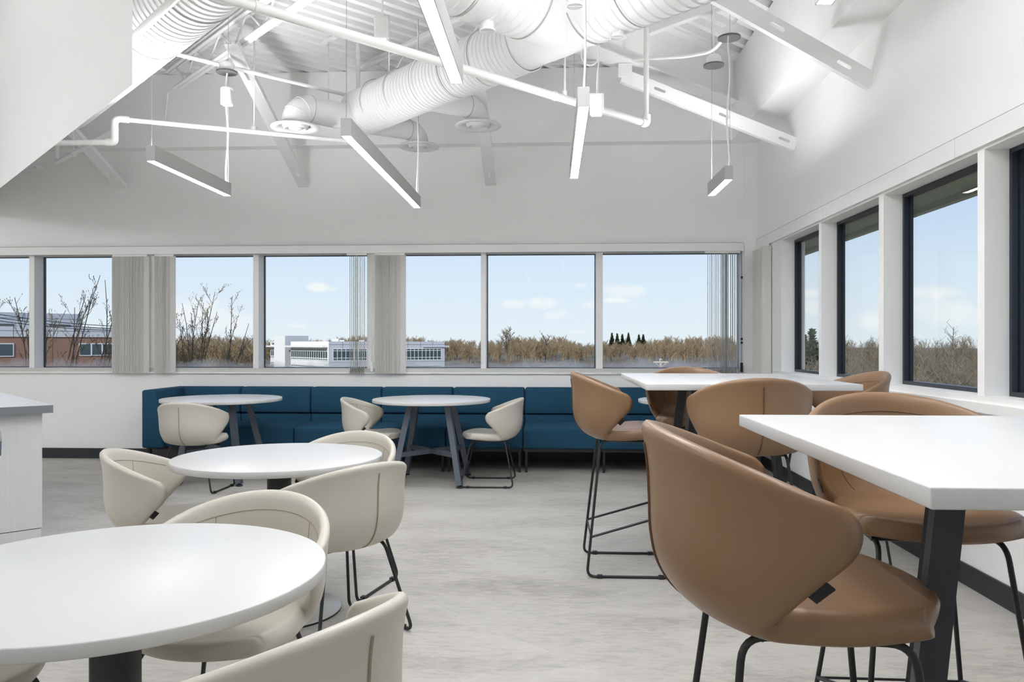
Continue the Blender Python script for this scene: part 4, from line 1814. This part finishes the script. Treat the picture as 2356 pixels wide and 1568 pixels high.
for i in range(900):
    a_ = rng.uniform(-28, 15)
    a = D2R(a_)
    d = 206 + 130 * rng.random() ** 1.2
    if a_ < -6.5:
        d = rng.uniform(246, 340)
    x_, y_ = math.sin(a) * d, math.cos(a) * d
    z_ = hgt(x_, y_) - .4
    t_ = (d - 206) / 130
    yy = crest(a_) * (.35 + .65 * t_) - 12 * (1 - t_) * rng.random() + rng.uniform(-4, 4)
    h_ = max(3.5, min(13, 1.27 + d * yy / 1810 - z_))
    spots.append((x_, y_, z_, h_ / 9.6, rng.randrange(6), rng.uniform(0, 6.28)))
belt('woods', M['twig'], spots, 'brown leafless woods on the hill beyond the back windows')
spots = []
for i in range(620):
    a = D2R(rng.uniform(15.0, 34))
    d = 62 + 140 * rng.random()
    x_, y_ = math.sin(a) * d, math.cos(a) * d
    z_ = hgt(x_, y_) - .4
    top = 1.27 + d * rng.uniform(-12, 34) / 1810
    h_ = max(3.0, min(12, top - z_))
    spots.append((x_, y_, z_, h_ / 9.6, 6 + rng.randrange(5), rng.uniform(0, 6.28)))
belt('woods', M['twig2'], spots, 'grey brown thicket close outside the right windows')
spots = []
for i in range(420):
    a = D2R(rng.uniform(-6, 34))
    d = rng.uniform(50, 130) if math.degrees(a) > 15 else rng.uniform(150, 215)
    x_, y_ = math.sin(a) * d, math.cos(a) * d
    spots.append((x_, y_, hgt(x_, y_) - .3, rng.uniform(.10, .26), 6 + rng.randrange(5), rng.uniform(0, 6.28)))
belt('brushwood', M['twig'], spots, 'low tangled brushwood before the woods')

# single trees that stand out against the sky
for (px, d, top, k, lab) in ((1165, 205, 6.6, 0, 'broad bare tree rising above the woods in the second pane from the centre'), (2182, 78, 4.9, 7, 'tall bare tree in the third right window'),
                             (2120, 84, 3.2, 8, 'bare tree behind the left part of the third right window'), (1255, 215, 4.6, 3, 'bare tree just right of the broad one'), (945, 0, 0, 0, '')):
    if not lab:
        continue
    x_, y_ = polar(px, d)
    z_ = hgt(x_, y_) - .3
    h_ = top - z_
    V, F = TPL[k]
    V = V * (h_ / 9.6)
    o_ = big_mesh('bare_tree', V, F, M['twig2'])
    o_.location = (x_, y_, z_)
    tag(o_, lab, 'tree', 'single bare trees outside')


def evergreen(px, d, top, wdt, lab):
    x_, y_ = polar(px, d)
    z_ = hgt(x_, y_) - .3
    h_ = top - z_
    o_ = empty('evergreen_tree', (x_, y_, z_), 0, lab, 'tree', 'evergreens among the bare woods')
    b_ = MB()
    b_.cyl((0, 0, 0), (0, 0, h_ * .9), .12, 7)
    b_.build('trunk', M['bark'], o_)
    b_ = MB()
    rg = random.Random(int(px))
    for i in range(260):
        t = rg.random() ** .8
        a = rg.uniform(0, 6.28)
        r_ = wdt * (1 - t) ** .8 * rg.uniform(.55, 1.05)
        c_ = Vector((math.cos(a) * r_ * .35, math.sin(a) * r_ * .35, h_ * (.12 + .86 * t)))
        e_ = c_ + Vector((math.cos(a) * r_ * .75, math.sin(a) * r_ * .75, -.12 * r_ + rg.uniform(0, .5)))
        s_ = Vector((-math.sin(a), math.cos(a), 0)) * (.22 * wdt)
        b_.add([c_ - s_ * .4, c_ + s_ * .4, e_ + s_, e_ - s_], [(0, 1, 2, 3)])
        b_.add([c_ + Vector((0, 0, .25)), c_ - Vector((0, 0, .1)), e_ - Vector((0, 0, .3)), e_ + Vector((0, 0, .3))], [(0, 1, 2, 3)])
    b_.build('foliage', M['ever'], o_)
    return o_


evergreen(1868, 88, 2.75, 2.3, 'dark evergreen in the first right window')
evergreen(1850, 96, 2.2, 1.8, 'smaller evergreen left in the first right window')
for (px, d, top, lab) in ((1408, 245, 4.55, 'evergreen left of the hilltop row'), (1420, 243, 4.3, 'second evergreen of the hilltop row'), (1432, 246, 4.2, 'third evergreen of the hilltop row'),
                          (1446, 244, 4.55, 'tallest evergreen at the right of the hilltop row'), (1470, 250, 4.0, 'lone evergreen right of the hilltop row'), (1480, 252, 4.0, 'rightmost lone evergreen on the hilltop')):
    evergreen(px, d + 45, top + .5, 1.7, lab)


# near trees right outside the glass, built shoot by shoot
def near_tree(base_x, base_y, tips, label, seed, d_mean):
    rg = random.Random(seed)
    o_ = empty('bare_tree', (base_x, base_y, -10), 0, label, 'tree', 'budding bare trees close to the back windows')
    b_, bd = MB(), MB()
    crown = Vector((0, 0, 8.2))
    b_.tube([(0, 0, 0), (.06, .03, 3), (-.04, 0, 6), crown], [.16, .13, .10, .07], 8)

    def bud(p, s_):
        bd.add([p + Vector(v) * s_ for v in ((1, 0, 0), (-1, 0, 0), (0, 1, 0), (0, -1, 0), (0, 0, 1.8), (0, 0, -1.4))],
               [(0, 2, 4), (2, 1, 4), (1, 3, 4), (3, 0, 4), (2, 0, 5), (1, 2, 5), (3, 1, 5), (0, 3, 5)])

    def shoot(p, q_, r_, depth):
        m_ = 7
        pts = []
        bow = Vector((rg.uniform(-1, 1), rg.uniform(-1, 1), rg.uniform(-.3, .1))) * ((q_ - p).length * .09)
        for i in range(m_):
            t = i / (m_ - 1)
            pts.append(p.lerp(q_, t) + bow * math.sin(PI * t) + Vector((rg.uniform(-1, 1), rg.uniform(-1, 1), 0)) * (.012 * (depth < 2)))
        b_.tube(pts, [r_ * (1 - .72 * i / (m_ - 1)) for i in range(m_)], 5)
        bud(pts[-1], .0075)
        L = (q_ - p).length
        if depth < 3:
            nk = int((6, 6, 4)[depth] + L * (2.4, 3, 3)[depth])
            for i in range(nk):
                t = rg.uniform(.25, .97)
                c_ = p.lerp(q_, t) + bow * math.sin(PI * t)
                dr = (q_ - p).normalized() + Vector((rg.uniform(-1, 1), rg.uniform(-1, 1), rg.uniform(-.2, .5))) * .75
                l2 = min(.7, L * .36) * rg.uniform(.35, 1.0) * (1.15 - t * .55)
                if l2 < .03:
                    continue
                shoot(c_, c_ + dr.normalized() * l2, max(.0022, r_ * (1 - .7 * t) * .55), depth + 1 if l2 > .18 else 3)
        else:
            for i in range(2):
                bud(pts[rg.randrange(2, m_)], .0055)
    for (x_, y_, z_) in tips:
        tip = Vector((x_ - base_x, y_ - base_y, z_ + 10))
        st = crown * rg.uniform(.93, 1.0)
        mid_ = st.lerp(tip, .45) + Vector((tip.x * .18, tip.y * .1, -.15))
        b_.tube([st, st.lerp(mid_, .5) + Vector((0, 0, .05)), mid_], [.030, .024, .019], 6)
        shoot(mid_, tip, .016, 0)
    b_.build('branches', M['bark'], o_)
    bd.build('buds', M['bud'], o_)


def pt3(px, py, d):
    x_, y_ = polar(px, d)
    # d is distance along the ground; height from the sight line at that distance
    k = d * math.cos(math.atan((px - 1178.0) / 1810.0))
    return (x_, y_, CAMH + (790 - py) * k / 1810.0)


TA = [(36, 685, 14.2), (-40, 700, 14.0), (128, 730, 15.0), (150, 714, 15.6), (188, 735, 15.2), (170, 708, 14.6), (198, 682, 15.2), (214, 672, 15.0), (231, 634, 14.6), (243, 645, 14.9), (266, 705, 14.5), (262, 715, 15.4), (110, 765, 14.3), (65, 770, 14.2), (285, 690, 15.0)]
TB = [(420, 698, 16.0), (412, 735, 15.6), (441, 745, 15.4), (456, 690, 15.8), (468, 697, 16.2), (495, 672, 15.9), (500, 718, 15.5), (533, 684, 15.8), (546, 733, 15.6), (571, 745, 15.9), (560, 775, 15.3), (480, 740, 15.2), (360, 735, 15.8), (385, 715, 16.0)]
near_tree(-8.6, 12.6, [pt3(*t) for t in TA], 'budding bare tree before the brick building', 21, 14.5)
near_tree(-6.8, 14.4, [pt3(*t) for t in TB], 'budding bare tree in the pane left of the office block', 33, 15.5)


# ------------------------------------------------------------------ buildings
def on_face(p0, ux, nx):
    """matrix: local x along the face, y out of the face, z up"""
    ux, nx = Vector(ux).normalized(), Vector(nx).normalized()
    m_ = Matrix((ux, nx, Vector((0, 0, 1)))).transposed().to_4x4()
    m_.translation = Vector(p0)
    return m_


def glazing(parent, mt, x0, x1, z0, z1, bays, rows, fm, gm, bar=.09, name='window_band'):
    """recessed glazing strip with a white grid"""
    g = MB()
    g.box(x0, x1, -.05, .02, z0, z1, mt)
    w_ = g.build(name, gm, parent)
    f = MB()
    for i in range(bays + 1):
        x_ = x0 + (x1 - x0) * i / bays
        f.box(x_ - bar / 2, x_ + bar / 2, 0, .07, z0, z1, mt)
    for zz in [z0, z1] + [z0 + (z1 - z0) * r for r in rows]:
        f.box(x0, x1, 0, .065, zz - bar / 2, zz + bar / 2, mt)
    f.build('window_grid', fm, w_)


# brick building on the left
bo = empty('brick_building', (-67.5, 88.7, -10), 0, 'brick building with grey metal roof screen at far left', 'building')
og = Vector((-67.5, 88.7, -10))
ux, nx = Vector((.634, .773, 0)), Vector((.773, -.634, 0))
mt = on_face((0, 0, 10), ux, nx)
b = MB()
b.box(-12, 21, -14, 0, -10, 2.1, mt)
b.build('brick_wall', M['brick'], bo)
b = MB()
b.box(-12.1, 21.1, -14.1, .12, 2.1, 3.35, mt)
pb = b.build('metal_band', M['metalband'], bo)
b = MB()
b.box(-12.1, 21.1, .11, .14, 2.82, 2.87, mt)
for i in range(-3, 6):
    b.box(i * 4.0 - .03, i * 4.0 + .03, .11, .135, 2.1, 3.35, mt)
b.build('band_joint', M['joint'], pb)
b = MB()
b.box(-12, 13.0, -12, -3.4, 3.35, 5.15, mt)
ps = b.build('roof_screen', M['screen'], bo)
b = MB()
for i in range(-4, 5):
    b.box(i * 3.1 - .03, i * 3.1 + .03, -3.41, -3.37, 3.35, 5.15, mt)
b.box(-12, 13, -3.41, -3.37, 4.45, 4.49, mt)
b.build('screen_joint', M['joint'], ps)
for (x0, x1) in ((2.6, 5.0), (9.0, 11.5)):
    b = MB()
    b.box(x0, x1, -3.42, -3.2, 3.37, 3.72, mt)
    b.build('roof_vent', M['dark'], bo)
for (x0, x1, n_) in ((1.0, 3.95, 2), (11.5, 15.45, 3), (-8.0, -4.0, 3)):
    wd = (x1 - x0)
    b = MB()
    b.box(x0 - .12, x1 + .12, -.02, .10, -.30, 1.32, mt)
    wf = b.build('window', M['offframe'], bo)
    for i in range(n_):
        b = MB()
        b.box(x0 + wd * i / n_ + (.10 if i else 0), x0 + wd * (i + 1) / n_ - (.10 if i < n_ - 1 else 0), .06, .115, -.18, 1.20, mt)
        b.build('pane', M['offglass'], wf)

# white and grey office block
ob = empty('office_block', (-53.75, 187.5, -10), 0, 'white and grey three storey office block in the middle distance', 'building')
C0, CL, CR = Vector((-53.75, 187.5, 0)), Vector((-70.15, 208.7, 0)), Vector((-27.77, 202.85, 0))
og = C0.copy()
uw, ug = (CL - C0).normalized(), (CR - C0).normalized()
nw, ng = Vector((-uw.y, uw.x, 0)), Vector((ug.y, -ug.x, 0))
if nw.dot(-C0) < 0:
    nw = -nw
if ng.dot(-C0) < 0:
    ng = -ng
Z0 = Vector((0, 0, 10))
b = MB()
pf = [C0, CR, CR + uw * 26, CL]
b.prism([((p - C0).x, (p - C0).y) for p in pf], 0, 11.8)
b.build('main_block', M['offgrey'], ob)
mw, mg = on_face(Z0, uw, nw), on_face(Z0, ug, ng)
LW_, LG = (CL - C0).length, (CR - C0).length
b = MB()
b.box(-.06, LW_, -.01, .12, -10, 1.82, mw)
b.build('white_facade', M['offwhite'], ob)
b = MB()
b.box(.4, LW_ + 1.6, .1, 1.5, .33, .76, mw)
b.build('canopy', M['offwhite'], ob)
b = MB()
b.box(LG - 6, LG + 1.2, -1.0, .35, .33, .76, mg)
b.build('canopy', M['offgrey'], ob)
glazing(ob, mw @ Matrix.Translation((0, .12, 0)), .6, LW_ - .4, -2.85, -.02, 17, (.17, .82), M['offframe'], M['offglass'], .26)
glazing(ob, mw @ Matrix.Translation((0, .12, 0)), .6, LW_ - .4, -7.2, -4.25, 17, (.17, .82), M['offframe'], M['offglass'], .26)
glazing(ob, mg, 1.0, LG - 1.0, -2.85, -.02, 27, (.22, .84), M['offframe'], M['offglass'], .12)
glazing(ob, mg, 1.0, LG - 1.0, -7.2, -4.35, 27, (.22, .84), M['offframe'], M['offglass'], .12)
b = MB()
b.box(0, LG, .0, .05, 1.0, 1.06, mg)
b.box(0, LG, .0, .05, -3.3, -3.24, mg)
for i in range(10):
    b.box(LG * i / 9 - .03, LG * i / 9 + .03, 0, .05, .1, 1.8, mg)
b.build('cladding_joint', M['joint'], ob)
# towers
T0 = Vector((-72.47, 210.6, 0))
b = MB()
pf = [T0, T0 + ug * 6.3, T0 + ug * 6.3 + uw * 9, T0 + uw * 9]
b.prism([((p - C0).x, (p - C0).y) for p in pf], 0, 13.42)
b.build('tower', M['screen'], ob)
mtw = on_face(T0 - C0 + Z0, uw, nw)
b = MB()
b.box(-.02, 9.0, -.01, .10, -10, 3.46, mtw)
b.build('tower_white_side', M['offwhite'], ob)
LW0 = Vector((-77.2, 220.4, 0))
LW1 = Vector((-82.9, 228.1, 0))
ul = (LW1 - LW0).normalized()
nl = Vector((-ul.y, ul.x, 0))
if nl.dot(-LW0) < 0:
    nl = -nl
ml = on_face(LW0 - ul * 6 - C0 + Z0, ul, nl)
LL = (LW1 - LW0).length + 6
b = MB()
b.box(0, LL, -9, 0, -10, 1.9, ml)
b.build('left_wing', M['offwhite'], ob)
b = MB()
b.box(0, LL + 2.2, 0, 1.4, .32, .70, ml)
b.build('canopy', M['offwhite'], ob)
glazing(ob, ml, 1.0, LL - .5, -2.85, -.02, 9, (.17, .82), M['offframe'], M['offglass'], .28)
glazing(ob, ml, 1.0, LL - .5, -7.2, -4.1, 9, (.17, .82), M['offframe'], M['offglass'], .28)
# company lettering on the wing's parapet
fc = bpy.data.curves.new('sign_lettering', 'FONT')
fc.body = 'Graybar'
fc.size = 1.15
fc.extrude = .02
fc.align_x = 'LEFT'
ft_ = bpy.data.objects.new('lettering_outline', fc)
COL.objects.link(ft_)
dg = bpy.context.evaluated_depsgraph_get()
fm_ = bpy.data.meshes.new_from_object(ft_.evaluated_get(dg))
bpy.data.objects.remove(ft_)
fm_.materials.clear()
fm_.materials.append(M['sign'])
fo = bpy.data.objects.new('sign_lettering', fm_)
COL.objects.link(fo)
fo.parent = ob
pos = LW1 - ul * 1.2 - C0 + Vector((0, 0, 10.98)) + nl * .06
rot = Matrix((-ul, Vector((0, 0, 1)), nl)).transposed().to_4x4()
rot.translation = pos
fo.matrix_local = rot
for (x_, h_) in ((2.6, .7), (4.0, .35), (9.2, .35), (12.5, .6)):
    b = MB()
    b.box(x_ - .6, x_ + .6, -4, -3, 1.8, 1.8 + h_, mg)
    b.build('roof_unit', M['offwhite'], ob)

# roof top house on the hill, pole, wires
x_, y_ = polar(1335, 300)
hz = hgt(x_, y_)
o = empty('house', (x_, y_, hz), 0, 'tiny white house between the hill trees', 'building')
b = MB()
b.box(-1.8, 1.8, -1.2, 1.2, 0, 1.5)
b.build('house_wall', M['house'], o)
b = MB()
b.add([(-2, -1.4, 1.45), (2, -1.4, 1.45), (2, 1.4, 1.45), (-2, 1.4, 1.45), (-2, 0, 2.1), (2, 0, 2.1)], [(0, 1, 5, 4), (2, 3, 4, 5), (0, 4, 3), (1, 2, 5), (3, 2, 1, 0)])
b.build('house_roof', M['roof'], o)

x_, y_ = polar(1520, 70)
o = empty('utility_pole', (x_, y_, hgt(x_, y_)), 0, 'pale utility pole with a crossarm before the woods', 'utility pole')
zz = -.04 - hgt(x_, y_)
b = MB()
b.cyl((0, 0, 0), (0, 0, zz), .11, 10)
b.build('post', M['timber'], o)
b = MB()
b.box(-.66, .66, -.16, -.08, zz - .36, zz - .24)
b.bar((-.45, -.12, zz - .36), (0, -.12, zz - .78), .03, .05)
b.bar((.45, -.12, zz - .36), (0, -.12, zz - .78), .03, .05)
b.build('crossarm', M['timber'], o)
for xx in (-.6, .6, 0):
    b = MB()
    b.cyl((xx, -.12, zz - .24), (xx, -.12, zz - .08), .04, 8)
    b.build('insulator', M['dark'], o)
for k, (ya, yb_) in enumerate(((719, 752), (728, 757), (736, 761))):
    p, q_ = Vector(pt3(-120, ya - 16, 52)), Vector(pt3(320, yb_, 58))
    b = MB()
    pts = []
    for i in range(9):
        t = i / 8
        v = p.lerp(q_, t)
        v.z -= .25 * math.sin(PI * t)
        pts.append(v)
    b.tube(pts, .022, 5)
    tag(b.build('power_line', M['wirebk'], None, tuple(p)), 'black overhead wire, %s of three before the brick building' % ('upper', 'middle', 'lower')[k], 'wire', 'overhead wires outside')
